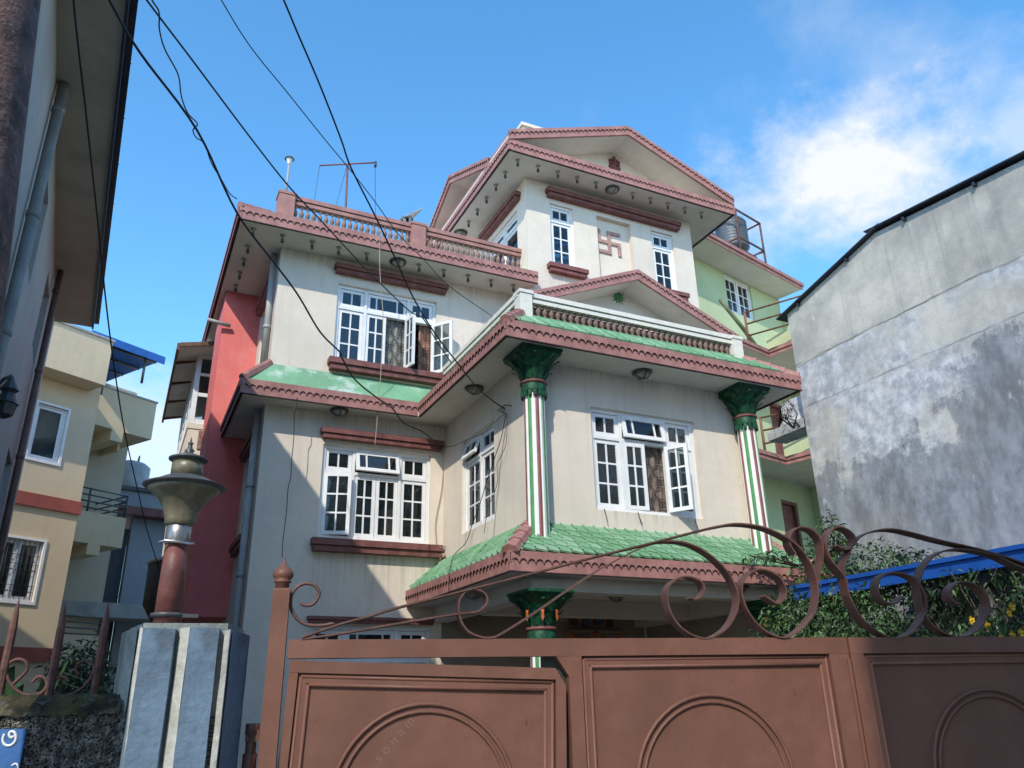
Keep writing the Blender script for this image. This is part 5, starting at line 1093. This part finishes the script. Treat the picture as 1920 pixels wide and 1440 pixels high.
# ------------------------------------------------------------------ grey plastered gable wall on the right
def greywall_mat():
    m = bpy.data.materials.new('stained_cement_render'); m.use_nodes = True; t = m.node_tree; t.nodes.clear()
    out = nd(t, 'ShaderNodeOutputMaterial'); b = nd(t, 'ShaderNodeBsdfPrincipled', i_Roughness=.9); t.links.new(b.outputs[0], out.inputs[0])
    g = nd(t, 'ShaderNodeNewGeometry'); sp_ = nd(t, 'ShaderNodeSeparateXYZ'); t.links.new(g.outputs['Position'], sp_.inputs[0])
    def noise(s, d=7, r=.62, scl=(1, 1, 1), off=0):
        mp = nd(t, 'ShaderNodeMapping'); mp.inputs['Scale'].default_value = scl; mp.inputs['Location'].default_value = (off, off, off); t.links.new(g.outputs['Position'], mp.inputs['Vector'])
        n = nd(t, 'ShaderNodeTexNoise', i_Scale=s, i_Detail=d, i_Roughness=r); t.links.new(mp.outputs[0], n.inputs['Vector']); return n.outputs['Fac']
    def mm(op, a, b_=None, clamp=False):
        n = nd(t, 'ShaderNodeMath', operation=op, use_clamp=clamp)
        for i, v in enumerate((a, b_)):
            if v is None: continue
            if isinstance(v, (int, float)): n.inputs[i].default_value = v
            else: t.links.new(v, n.inputs[i])
        return n.outputs[0]
    def sm(x, lo, hi, a=0., z=1.):
        r = nd(t, 'ShaderNodeMapRange', interpolation_type='SMOOTHSTEP'); t.links.new(x, r.inputs[0])
        for i, v in zip((1, 2, 3, 4), (lo, hi, a, z)): r.inputs[i].default_value = v
        return r.outputs[0]
    def mix(f, a, c, mode='MIX'):
        x = nd(t, 'ShaderNodeMix', data_type='RGBA', blend_type=mode)
        if isinstance(f, float): x.inputs[0].default_value = f
        else: t.links.new(f, x.inputs[0])
        for i, v in ((6, a), (7, c)):
            if isinstance(v, tuple): x.inputs[i].default_value = (*v, 1)
            else: t.links.new(v, x.inputs[i])
        return x.outputs[2]
    Z = sp_.outputs['Z']; Y = sp_.outputs['Y']
    nb = noise(.9, 8, .65); nf = noise(5, 8, .7); ns = noise(1, 6, .65, (6, 6, .8), 3)
    base = mix(sm(nb, .35, .65), (.36, .345, .31), (.62, .58, .50))                     # bare sandy cement
    pale = mix(sm(nf, .35, .68), (.33, .345, .37), (.68, .69, .70))                        # whitish lime bloom
    # second lift of render: pale band under the pour line at z about 6.8
    line1 = mm('ADD', Z, mm('MULTIPLY', mm('SUBTRACT', noise(1.2, 5), .5), .18))
    lower = sm(line1, 6.74, 6.70)
    col = mix(mm('MULTIPLY', lower, sm(noise(.8, 7, .6, (1, 1, 1), 11), .33, .58)), base, pale)
    # blue-black damp in the lower part, with brushed vertical streaks
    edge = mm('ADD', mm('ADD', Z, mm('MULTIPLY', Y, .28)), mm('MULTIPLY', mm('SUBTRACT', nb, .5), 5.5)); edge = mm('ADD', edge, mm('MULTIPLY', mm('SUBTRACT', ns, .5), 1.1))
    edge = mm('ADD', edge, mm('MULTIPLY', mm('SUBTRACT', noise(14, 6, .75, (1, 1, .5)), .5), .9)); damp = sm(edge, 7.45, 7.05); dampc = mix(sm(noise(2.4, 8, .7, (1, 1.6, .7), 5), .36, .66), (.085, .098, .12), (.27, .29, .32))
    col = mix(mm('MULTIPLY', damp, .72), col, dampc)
    up = mm('MULTIPLY', sm(noise(.55, 7, .6, (1, 1, 1), 31), .5, .66), sm(Z, 6.6, 7.4)); col = mix(mm('MULTIPLY', up, .75), col, (.22, .225, .225))  # large dark patches high on the wall, a cast shadow put into the colour
    # rust spot, cracks, dark mould freckles
    cr = noise(1.6, 9, .72, (1, 1, 1), 17); crack = mm('SUBTRACT', 1., sm(mm('ABSOLUTE', mm('SUBTRACT', cr, .5)), 0, .0045)); col = mix(mm('MULTIPLY', crack, mm('MULTIPLY', .55, sm(nb, .45, .55))), col, (.10, .10, .10))
    jl = mm('ADD', Z, mm('MULTIPLY', mm('SUBTRACT', noise(2.5, 6), .5), .10))
    for zz, st in ((6.74, .8), (5.98, .65)):
        j = mm('SUBTRACT', 1., sm(mm('ABSOLUTE', mm('SUBTRACT', jl, zz)), .0, .022)); col = mix(mm('MULTIPLY', mm('MULTIPLY', j, st), sm(noise(1.4, 6, .6, (1, 1, 1), 41), .38, .6)), col, (.13, .13, .13))
    fr = mm('MULTIPLY', sm(noise(22, 6, .75), .60, .72), sm(noise(1.7, 5, .6, (1, 1, 1), 23), .48, .62)); col = mix(mm('MULTIPLY', fr, .75), col, (.06, .065, .075))
    wl = mm('MULTIPLY', sm(noise(9, 6, .75, (1, 1, .35), 9), .58, .74), sm(noise(1.1, 5, .6, (1, 1, 1), 29), .5, .62)); col = mix(mm('MULTIPLY', wl, .6), col, (.72, .75, .78))
    runs = mm('MULTIPLY', sm(noise(1, 5, .6, (1, 5, .25), 51), .52, .70), sm(Z, 5.2, 7.9)); col = mix(mm('MULTIPLY', runs, .45), col, (.20, .20, .19))
    grain = noise(60, 4, .7); col = mix(mm('MULTIPLY', sm(grain, .55, .75), .3), col, (.14, .145, .15))
    t.links.new(col, b.inputs['Base Color'])
    bp = nd(t, 'ShaderNodeBump', i_Strength=.45, i_Distance=.02); t.links.new(mm('ADD', mm('MULTIPLY', nf, .5), mm('ADD', mm('MULTIPLY', noise(50, 4, .7), .5), mm('MULTIPLY', lower, -1.2))), bp.inputs['Height']); t.links.new(bp.outputs[0], b.inputs['Normal'])
    return m
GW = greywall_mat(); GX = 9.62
gws = thing('grey_gable_building', 'windowless grey cement rendered building with dark sheet roof edge at the right', 'building', T(12, 3.5, 0))
pr_ = [P(*q, 0, GX) for q in ((1476, 590), (1640, 437), (1920, 299))]
sl2 = (pr_[2].z-pr_[1].z)/(pr_[2].y-pr_[1].y); ynear = -1.0; znear = pr_[2].z+sl2*(ynear-pr_[2].y)
y_far = pr_[0].y; zf_ = pr_[0].z
bl = P(1550, 1000, 0, GX).y
poly = [(GX, y_far-.01, 0), (GX, y_far, zf_), (GX, pr_[1].y, pr_[1].z), (GX, ynear, znear), (GX, ynear, 0)]
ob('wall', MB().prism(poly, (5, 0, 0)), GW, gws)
dr = mat('dark_roof_sheet', (.05, .055, .07), .5, .2, 4, metal=.3, bump=.2)
def strip(y0, z0, y1, z1, o=.0):
    b = MB(); b.hexa([(GX-.09, y0, z0+.01+o), (GX+5, y0, z0+.01+o), (GX+5, y1, z1+.01+o), (GX-.09, y1, z1+.01+o)], [(GX-.09, y0, z0+.03+o), (GX+5, y0, z0+.03+o), (GX+5, y1, z1+.03+o), (GX-.09, y1, z1+.03+o)]); return b
dz = (pr_[1].z-zf_)/(pr_[1].y-y_far)
ob('roof_sheet', strip(y_far+.18, zf_-dz*-.18, pr_[1].y-.15, pr_[1].z-dz*.15), dr, gws); ob('roof_sheet', strip(pr_[1].y+.12, pr_[1].z+.05, ynear, znear+.045, .0), dr, gws)
for i in range(7):
    y = y_far-.3-i*1.1; z = (zf_+dz*(y-y_far)) if y > pr_[1].y else pr_[1].z+sl2*(y-pr_[1].y); ob('purlin_end', MB().box(GX-.06, GX-.002, y-.02, y+.02, z-.05, z+.005), dr, gws)
lp = P(1497, 812, 1, 9.35); b = MB(); b.box(lp.x-.16, GX+.5, 9.05, 9.9, lp.z, lp.z+.16); b.hexa([(lp.x+.0, 9.06, lp.z+.161), (GX+.4, 9.06, lp.z+.161), (GX+.4, 9.8, lp.z+.161), (lp.x+.0, 9.8, lp.z+.161)], [(lp.x+.22, 9.1, lp.z+.6), (GX+.4, 9.1, lp.z+.7), (GX+.4, 9.8, lp.z+.7), (lp.x+.25, 9.8, lp.z+.55)])
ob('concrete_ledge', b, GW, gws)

# ------------------------------------------------------------------ blue canopy against the grey wall
bl2 = mat('bright_blue_sheet', (.012, .085, .36), .4, .08, 3, bump=.1)
CX = 7.25; q1 = P(1486, 1101, 0, CX); q2 = P(1920, 1017, 0, CX)
can = thing('carport_canopy', 'bright blue metal canopy edge leaning from the grey wall, behind the scrolls at right', 'canopy', T((CX+GX)/2, (q1.y+q2.y)/2, 0))
za_, zb_2 = q1.z, q1.z
ob('edge_trim', MB().box(CX, CX+.03, 2.6, q1.y, za_-.155, za_).box(CX-.03, CX-.001, 2.6, q1.y+.02, za_-.03, za_+.012), bl2, can)
b = MB(); ny = 40
for i in range(ny):
    y0 = 2.6+(q1.y-2.6)*i/ny; y1 = 2.6+(q1.y-2.6)*(i+1)/ny; o = .02*(i % 2)
    b.hexa([(CX+.031, y0, za_-.01+o), (GX-.01, y0, za_+.25+o), (GX-.01, y1, za_+.25+o), (CX+.031, y1, za_-.01+o)], [(CX+.031, y0, za_+.0+o), (GX-.01, y0, za_+.26+o), (GX-.01, y1, za_+.26+o), (CX+.031, y1, za_+.0+o)])
ob('corrugated_sheet', b, bl2, can)
for y in (3.0, 5.0, q1.y-.2): ob('rafter', MB().tube([(CX+.05, y, za_-.09), (GX-.05, y, za_+.19)], .03, 5), MT['lampdark'], can); ob('post', MB().tube([(CX+.12, y, 0), (CX+.12, y, za_-.1)], .035, 6), MT['lampdark'], can)

# ------------------------------------------------------------------ roof-top things of the main house
def tagmesh(name, b, m_, label, cat, group=None, F=None):
    kw = {'F': F} if F is not None else {}
    return props(ob(name, b, m_, **kw), label, cat, group)
yp = 12.06
lp_ = P(540, 356, 1, yp); lt = P(540, 297, 1, yp)
rl = thing('roof_lamp', 'small white glass lamp on a thin pole over the terrace corner post', 'lamp', T(1.60, yp, Z3+.98))
zz0 = Z3+.982; zz1 = lt.z; lx = lp_.x*.5+lt.x*.5
ob('pole', MB().tube([(lx, yp, zz0), (lx, yp, zz1-.12)], .018, 8), MT['pvc'], rl)
ob('glass_shade', MB().lathe([(.02, 0), (.03, .05), (.055, .12), (.06, .13)], 14, (lx, yp, zz1-.14)), MT['white'], rl)
ob('cap', MB().lathe([(.085, 0), (.08, .012), (.03, .035), (.01, .05)], 14, (lx, yp, zz1-.01)), MT['lampdark'], rl)
am = thing('aerial_mast', 'thin T-shaped aerial mast with guy wires on the roof terrace', 'antenna', T(2.72, 12.5, Z3+.3))
a, c, l, r = P(648, 392, 1, 12.5), P(652, 306, 1, 12.5), P(605, 296, 1, 12.5), P(697, 319, 1, 12.5)
lv = Vector((l.x, 12.75, l.z)); rv = Vector((r.x, 12.25, r.z))
ob('mast', MB().tube([(a.x, 12.5, Z3+.3), (a.x, 12.5, a.z), (c.x, 12.5, c.z)], .020, 6), MT['maroon'], am)
ob('crossbar', MB().tube([lv, rv], .016, 6), MT['maroon'], am); ob('end_bracket', MB().tube([rv+Vector((0, 0, .02)), rv-Vector((0, 0, .1))], .025, 6), MT['lampdark'], am)
for p0, p1 in ((lv, P(590, 372, 1, 12.9)), (c, P(632, 378, 1, 12.4)), (rv-Vector((0, 0, .1)), P(704, 410, 1, 12.3))): ob('guy_wire', MB().tube([p0, p1, Vector((p1.x, p1.y, Z3+.3))], .005, 4), MT['black'], am)
sp0 = thing('solar_panel', 'small tilted solar panel on a dark stand behind the terrace railing', 'solar panel', T(3.9, 12.5, Z3+.3))
q = P(764, 408, 1, 12.6); Ms = T(q) @ RY(-38) @ RX(8)
ob('panel', MB().box(-.22, .22, -.26, .26, -.012, .0).box(-.235, .235, -.275, -.261, -.02, .012).box(-.235, .235, .261, .275, -.02, .012).box(-.235, -.221, -.26, .26, -.02, .012).box(.221, .235, -.26, .26, -.02, .012).mesh('panel', MT['steel']), None, sp0, Ms)
ob('cells', MB().box(-.21, .21, -.25, .25, .0005, .004).mesh('cells', mat('solar_cells', (.02, .03, .07), .2, .1)), None, sp0, Ms)
ob('stand', MB().tube([q, (q.x+.02, 12.6, Z3+.3)], .03, 6).tube([(q.x-.15, 12.5, q.z-.14), (q.x+.02, 12.6, q.z-.3)], .02, 5).tube([(q.x+.15, 12.75, q.z+.1), (q.x+.02, 12.6, q.z-.3)], .02, 5), MT['lampdark'], sp0)
# ------------------------------------------------------------------ porch interior
q = P(1110, 1168, 1, YW-.02)
cols = [(.10, .07, .05), (.05, .13, .30), (.08, .12, .22), (.12, .05, .05)]
xs_ = [(1068, 1084), (1092, 1107), (1112, 1132), (1136, 1151)]
for i, (x0, x1) in enumerate(xs_):
    a, c = P(x0, 1152, 1, YW-.02), P(x1, 1172+(i % 2)*4, 1, YW-.02)
    pc_ = thing('framed_picture', ['narrow dark framed picture, leftmost of the four on the porch wall', 'blue framed picture with a pale diagonal, second from the left on the porch wall', 'widest pale blue framed picture, third from the left on the porch wall', 'dark framed picture, rightmost of the four on the porch wall'][i], 'picture', T(a.x, YW-.03, c.z), 'framed pictures above the porch door')
    ob('frame', MB().box(a.x, c.x, YW-.03, YW-.002, c.z, a.z), MT['maroon'], pc_)
    ob('print', MB().box(a.x+.02, c.x-.02, YW-.036, YW-.0305, c.z+.02, a.z-.02), mat('print_colours', cols[i], .5, .5, 14, blot=.8, blotcol=(.35, .36, .38), bls=16), pc_)
dh = P(1060, 1181, 1, YW-.05); dh2 = P(1165, 1181, 1, YW-.05)
tagmesh('door_pelmet', MB().box(dh.x, dh2.x, YW-.12, YW-.003, dh.z-.04, dh.z), MT['greystone'], 'pale pelmet board above the porch door, half hidden by the gate', 'pelmet')
b = MB(); rnd = random.Random(4)
pts = []
for s in range(2):
    for k in range(26):
        t = k/25; x = dh.x+(dh2.x-dh.x)*(s+t)/2; z = dh.z-.03-.14*math.sin(math.pi*t); pts.append((x, YW-.13, z))
for p in pts: b.lathe([(.004, -.022), (.024, -.008), (.024, .008), (.004, .022)], 6, p)
tagmesh('marigold_garland', b, MT['orange'], 'orange marigold garland looped along the pelmet over the porch door', 'garland')

# ------------------------------------------------------------------ planting
def _unused(): pass
def leafmat(name, c, c2): 
    m = mat(name, c, .5, .3, 2.2, bump=0, blot=.6, blotcol=c2, bls=3, spec=.4); return m
LM1 = leafmat('glossy_leaf', (.055, .115, .03), (.10, .17, .05)); LM2 = leafmat('dark_leaf', (.030, .065, .022), (.05, .10, .03)); LM3 = leafmat('young_leaf', (.13, .21, .06), (.19, .27, .08)); STEM = mat('stem', (.10, .075, .045), .85, .2, 9)
def leaves(b, c, r, n, size, rnd, droop=.4, hollow=.35):
    c = Vector(c)
    for _ in range(n):
        d = Vector((rnd.gauss(0, 1), rnd.gauss(0, 1), rnd.gauss(0, 1))).normalized(); q = hollow+(1-hollow)*rnd.random()**.7
        p = c+Vector((d.x*r[0]*q, d.y*r[1]*q, d.z*r[2]*q)); L_ = size*rnd.uniform(.45, 1.5); w_ = L_*rnd.uniform(.3, .45)
        dr_ = (d*.6+Vector((rnd.uniform(-1, 1), rnd.uniform(-1, 1), rnd.uniform(-.8, .6)-droop))).normalized(); s = dr_.cross(Vector((rnd.uniform(-.6, .6), rnd.uniform(-.6, .6), 1))).normalized(); u = s.cross(dr_)
        b.add([p, p+dr_*L_*.45+s*w_/2+u*.1*L_, p+dr_*L_*.5, p+dr_*L_*.45-s*w_/2+u*.1*L_, p+dr_*L_-Vector((0, 0, L_*.15))], [(0, 1, 2), (0, 2, 3), (1, 4, 2), (2, 4, 3)], 0 if rnd.random() < .62 else (1 if rnd.random() < .7 else 2))
def shrub(name, label, cat, base, blobs, n, size, m_, seed, group=None, stems=7, flowers=None):
    rnd = random.Random(seed); base = Vector(base)
    t = thing(name, label, cat, T(base), group); b = MB(); sb = MB()
    tot = sum(r[0]*r[2] for c, r in blobs)
    for c, r in blobs:
        leaves(b, c, r, int(n*r[0]*r[2]/tot), size, rnd)
        for k in range(max(1, stems//len(blobs)+1)):
            e = Vector(c)+Vector((rnd.uniform(-.7, .7)*r[0], rnd.uniform(-.7, .7)*r[1], rnd.uniform(-.2, .95)*r[2])); m2 = (base+e)/2+Vector((rnd.uniform(-.15, .15), rnd.uniform(-.15, .15), 0))
            sb.tube([base+Vector((rnd.uniform(-.08, .08), rnd.uniform(-.08, .08), 0)), m2, e], [.018, .011, .004], 5)
    ob('foliage', b, [m_, LM2, LM3] if m_ in (LM1, LM2) else [m_]*3, t, kind='stuff'); ob('stem', sb, STEM, t)
    if flowers:
        fl = mat('yellow_petals', (.75, .42, .02), .7, .1)
        for f in flowers:
            b = MB(); f = Vector(f)
            for k in range(6):
                a = k*1.047+rnd.random(); d = Vector((math.cos(a), -.35, math.sin(a))); s = Vector((-math.sin(a), 0, math.cos(a)))
                b.add([f, f+d*.02+s*.013, f+d*.037, f+d*.02-s*.013], [(0, 1, 2, 3)])
            b.lathe([(.004, -.01), (.016, 0), (.004, .014)], 7, tuple(f)); ob('flower', b, fl, t)
    return t
def at(px, py, D): return PD(px, py, D)
R3 = lambda w_, h_, d_=None: (w_, d_ or w_*.8, h_)
shrub('climbing_shrub', 'glossy green climbing shrub filling the corner between porch roof and blue canopy', 'shrub', (8.9, 7.6, .03),
      [(at(1545, 1085, 11.2), R3(.45, .62)), (at(1560, 1015, 11.3), R3(.22, .42)), (at(1530, 1150, 10.6), R3(.55, .42)), (at(1640, 1070, 10.6), R3(.62, .36)), (at(1600, 1105, 10.9), R3(.6, .3)), (at(1720, 1065, 10.2), R3(.42, .22))], 5200, .075, LM1, 3, stems=18)
shrub('porch_shrub', 'dark leafy shrub beside the right porch column, behind the round scrolls', 'shrub', (7.5, 6.9, .03),
      [(at(1478, 1165, 9.4), R3(.34, .34)), (at(1550, 1160, 9.2), R3(.45, .34)), (at(1620, 1165, 9.0), R3(.42, .36)), (at(1480, 1225, 9.2), R3(.5, .4)), (at(1600, 1230, 8.8), R3(.6, .4))], 4600, .07, LM1, 8, stems=14)
shrub('canopy_creeper', 'dark creeper hanging under the blue canopy against the grey wall', 'shrub', (8.4, 5.0, .03),
      [(at(1700, 1140, 9.7), R3(.5, .42)), (at(1770, 1110, 9.4), R3(.42, .28)), (at(1830, 1085, 9.0), R3(.35, .14)), (at(1880, 1075, 8.9), R3(.35, .10)), (at(1700, 1200, 9.4), R3(.5, .3))], 1700, .075, LM2, 13, stems=16)
shrub('flowering_shrub', 'shrub with yellow trumpet flowers at the right end of the gate', 'shrub', (8.2, 4.1, .03),
      [(at(1890, 1165, 7.2), R3(.26, .22)), (at(1835, 1185, 7.3), R3(.26, .14)), (at(1925, 1120, 7.2), R3(.16, .22)), (at(1860, 1225, 7.2), R3(.5, .25))], 1300, .06, LM1, 19, stems=16,
      flowers=[at(1896, 1137, 6.95), at(1890, 1149, 6.95), at(1820, 1163, 7.0), at(1849, 1172, 7.0), at(1896, 1190, 6.95), at(1912, 1186, 6.95), at(1875, 1195, 6.95)])
shrub('roof_creeper', 'trailing creeper sprays lying on the right end of the green porch roof', 'creeper', at(1500, 1060, 11.6), [(at(1450, 1043, 11.2), (.32, .12, .05)), (at(1400, 1045, 11.2), (.12, .1, .03)), (at(1560, 1060, 11.1), (.3, .12, .06))], 260, .075, LM2, 23, stems=3)
shrub('ledge_weed', 'dry reddish weed rooted on the broken concrete ledge of the grey wall', 'weed', at(1492, 800, 13.0), [(at(1472, 765, 13.1), (.16, .15, .20)), (at(1462, 785, 13.1), (.12, .12, .1))], 260, .045, mat('dry_weed', (.16, .09, .06), .8, .3, 10), 29, stems=3)
shrub('leafy_bush', 'dark leafy bush behind the spiked fence, lower left', 'shrub', (PD(140, 1330, 6.5).x, PD(140, 1330, 6.5).y, 0), [(at(132, 1262, 6.5), R3(.17, .22)), (at(168, 1245, 6.6), R3(.14, .20)), (at(150, 1300, 6.5), R3(.26, .16)), (at(205, 1290, 6.6), R3(.14, .22))], 1500, .05, LM2, 31)
bl3 = MB(); rnd = random.Random(2); base = PD(40, 1350, 5.2); base.z = .8
for k in range(13):
    a = rnd.uniform(0, 6.28); o = Vector((math.cos(a), math.sin(a), 0)); h = PD(40, rnd.uniform(1215, 1265), 5.2).z-base.z; s = Vector((-o.y, o.x, 0))*.022
    p = [base, base+Vector((0, 0, h*.55))+o*.06, base+Vector((0, 0, h*.95))+o*.17, base+Vector((0, 0, h*.9))+o*.32]
    bl3.add([p[0]-s, p[0]+s, p[1]-s*1.2, p[1]+s*1.2, p[2]-s, p[2]+s, p[3]], [(0, 1, 3, 2), (2, 3, 5, 4), (4, 5, 6)])
sl_ = thing('strap_leaf_plant', 'strap-leaved green plant behind the left scroll of the spiked fence', 'plant', T(base)); ob('leaves', bl3, mat('strap_leaf', (.03, .07, .015), .5, .2), sl_); ob('pot', MB().lathe([(.12, 0), (.17, .25), (.18, .28)], 16, (base.x, base.y, base.z-.27)), MT['maroon'], sl_); ob('plinth', MB().box(base.x-.25, base.x+.25, base.y-.25, base.y+.25, 0, base.z-.272), MT['pvc'], sl_)

# ------------------------------------------------------------------ cables
def cable(pts, D0, D1, r, label, m_='black', cat='cable', k=6, Ds=None):
    n = len(pts); q = []
    ln = [0.]
    for a, c in zip(pts, pts[1:]): ln.append(ln[-1]+math.hypot(c[0]-a[0], c[1]-a[1]))
    for i, (x, y) in enumerate(pts):
        t = ln[i]/ln[-1]; D = Ds[i] if Ds else 1/((1-t)/D0+t/D1); q.append(PD(x, y, D))
    return tagmesh('cable', MB().tube(crom(q, k), r, 6), MT[m_], label, cat)
def dist_of(p): return math.hypot(p.x, p.y)
cable([(120, -160), (205, 0), (262, 98), (370, 245), (445, 400), (520, 500), (560, 555), (600, 622), (637, 660), (641, 670), (665, 711), (707, 746), (735, 765), (758, 794), (793, 810), (826, 838)], 5, dist_of(P(826, 838, 1, 12.0)), .011, 'thick black cable sagging from the upper left to the lintel of the lower left window')
cable([(180, -130), (275, 0), (360, 112), (471, 260), (543, 351), (604, 416), (693, 512), (722, 540), (769, 584), (793, 597), (819, 640), (846, 680)], 5, dist_of(P(846, 680, 0, 4.0)), .008, 'black cable crossing the terrace railing beside the aerial mast down to the bay eave corner')
cable([(330, -150), (415, 0), (470, 88), (540, 175), (608, 260), (661, 324), (703, 378), (747, 439), (795, 487), (843, 537), (923, 593)], 5.5, dist_of(P(923, 593, 0, 4.5)), .0055, 'thin straight cable ending behind the bay balustrade')
cable([(450, -190), (532, 0), (558, 62), (600, 160), (639, 260), (658, 314), (703, 404), (741, 484), (773, 554), (808, 614), (851, 672), (901, 733), (948, 768)], 5, dist_of(P(948, 768, 0, 4.55)), .0095, 'black cable running down to the wire bracket on the bay side wall')
cable([(255, -60), (285, 0), (298, 22), (299, 55), (309, 92), (334, 140), (340, 180), (352, 212), (370, 232), (362, 244), (368, 258), (384, 270), (396, 305), (416, 338), (430, 362), (444, 373)], 5.2, 9.5, .007, 'thin curly cable twisted around the thick one, upper left')
cable([(134, -70), (138, 0), (146, 80), (160, 200), (172, 310), (186, 440), (198, 560), (213, 680), (232, 800), (256, 910), (275, 990), (298, 1066)], 5.2, 17, .009, 'black cable hanging past the left building eave to the cane balcony')
cable([(713, 430), (712, 500), (716, 560), (718, 600), (714, 700), (710, 740), (706, 800), (703, 835)], dist_of(P(713, 430, 1, 11.5)), dist_of(P(703, 835, 1, 11.9)), .006, 'pale cord dangling from the terrace past both left wing windows', 'tan', 'cord')
cable([(557, 745), (556, 765), (552, 778), (551, 820), (547, 862), (545, 895), (540, 918), (537, 960), (531, 1010), (529, 1045)], dist_of(P(557, 745, 1, 11.76)), dist_of(P(529, 1045, 1, 11.95)), .006, 'loose black wire hanging from the green skirt roof down the left wing wall', 'black', 'wire')
bx = 4.54
cable([(949, 775), (940, 820), (930, 851), (912, 905), (901, 941), (885, 985), (874, 1017), (852, 1040), (844, 1066), (842, 1085), (842, 1109)], 0, 0, .006, 'black wire drooping from the wall bracket across the side window to the porch roof', Ds=[dist_of(P(x, y, 0, bx)) for x, y in ((949, 775), (940, 820), (930, 851), (912, 905), (901, 941), (885, 985), (874, 1017))]+[dist_of(P(852, 1040, 0, 4.35)), dist_of(P(844, 1066, 0, 4.1)), dist_of(P(842, 1085, 0, 3.95)), dist_of(P(842, 1109, 0, 3.95))])
cable([(951, 775), (949, 830), (938, 858), (932, 870), (933, 900), (925, 930), (915, 950), (911, 975), (908, 1000)], 0, 0, .004, 'thin second wire hanging from the wall bracket', Ds=[dist_of(P(x, y, 0, bx)) for x, y in ((951, 775), (949, 830), (938, 858), (932, 870), (933, 900), (925, 930), (915, 950), (911, 975), (908, 1000))])
cable([(826, 838), (850, 836), (872, 826), (900, 815), (918, 800), (948, 774)], 0, 0, .005, 'thin wire looped along the wall from the lintel to the bracket', Ds=[dist_of(P(826, 838, 1, 12.0))]+[dist_of(P(x, y, 0, bx)) for x, y in ((850, 836), (872, 826), (900, 815), (918, 800), (948, 774))])
c = P(950, 768, 0, 4.58); br = thing('wire_bracket', 'small wire bracket with knotted cable ends on the bay side wall', 'bracket', T(c))
b = MB().tube([(4.6, c.y+.12, c.z), (4.5, c.y+.12, c.z+.01), (4.5, c.y-.12, c.z+.02), (4.6, c.y-.12, c.z+.02)], .008, 5); rnd = random.Random(6)
ob('bar', b, MT['grille'], br)
b = MB()
for k in range(9):
    y = c.y+rnd.uniform(-.1, .1); b.tube(crom([(4.52, y, c.z), (4.49+rnd.uniform(-.03, .02), y+rnd.uniform(-.05, .05), c.z+rnd.uniform(-.04, .05)), (4.53, y+rnd.uniform(-.05, .05), c.z-rnd.uniform(.0, .05))], 4), .006, 5)
ob('knots', b, MT['tan'], br)
for i, (x0, y0, x1, y1) in enumerate(((1133, 954, 1139, 978), (1196, 960, 1205, 985), (1303, 975, 1311, 998))):
    a = P(x0, y0, 1, BY-.012); c = P(x1, y1, 1, BY-.05); ob('casement_hook', MB().tube([a, (a.x+.005, BY-.04, (a.z+c.z)/2), c], .006, 5), MT['grille'], H)
# loose nest of dry creeper at the inner corner
c = P(833, 1042, 1, 12.05); b = MB().lathe([(.01, -.05), (.05, -.02), (.05, .02), (.01, .05)], 7, tuple(c)); rnd = random.Random(12)
for k in range(60):
    a = Vector((c.x+rnd.gauss(0, .05), c.y+rnd.uniform(-.06, .05), c.z+rnd.gauss(0, .07))); b.tube([a, a+Vector((rnd.uniform(-.08, .08), rnd.uniform(-.04, .03), rnd.uniform(-.08, .08)))], .006, 4)
tagmesh('dry_twigs', b, mat('dry_twig', (.36, .24, .19), .9, .3, 12), 'tangled clump of dry twigs caught in the inner corner above the porch roof', 'twigs')

# ------------------------------------------------------------------ unseen house across the lane, added to shade the gate's right leaf
ob_ = thing('gate_shade_house', 'plain brick-red house across the lane, unseen, added to shade the gate', 'building', T(4.5, -8, 0))
OX0, OX1, OY = -3.25, 11, -4.6
hs = [(x, x+1.3, z, z+1.4) for x in (-1.2, 1.6, 4.6, 7.6) for z in (1.0, 4.0)]
OM = T(OX1, OY, 0) @ RZ(180)
ob('wall', wall_mb(MB(), 0, OX1-OX0, 0, 11.2, .25, [(OX1-h[1], OX1-h[0], h[2], h[3]) for h in hs]).mesh('wall', mat('shade_house_wall_paint', (.45, .36, .30), .85, .08, 1)), None, ob_, OM)
ob('wall', MB().box(OX0, OX0+.25, -12, OY-.252, 0, 11.2).box(OX1-.25, OX1, -12, OY-.252, 0, 11.2), MT['cream'], ob_); ob('roof', MB().box(OX0-.2, OX1+.2, -12, OY+.25, 11.202, 11.35), MT['soffit'], ob_)
for h in hs: ob('window', MB().box(h[0], h[1], OY-.12, OY-.08, h[2], h[3]), MT['glass'], ob_)
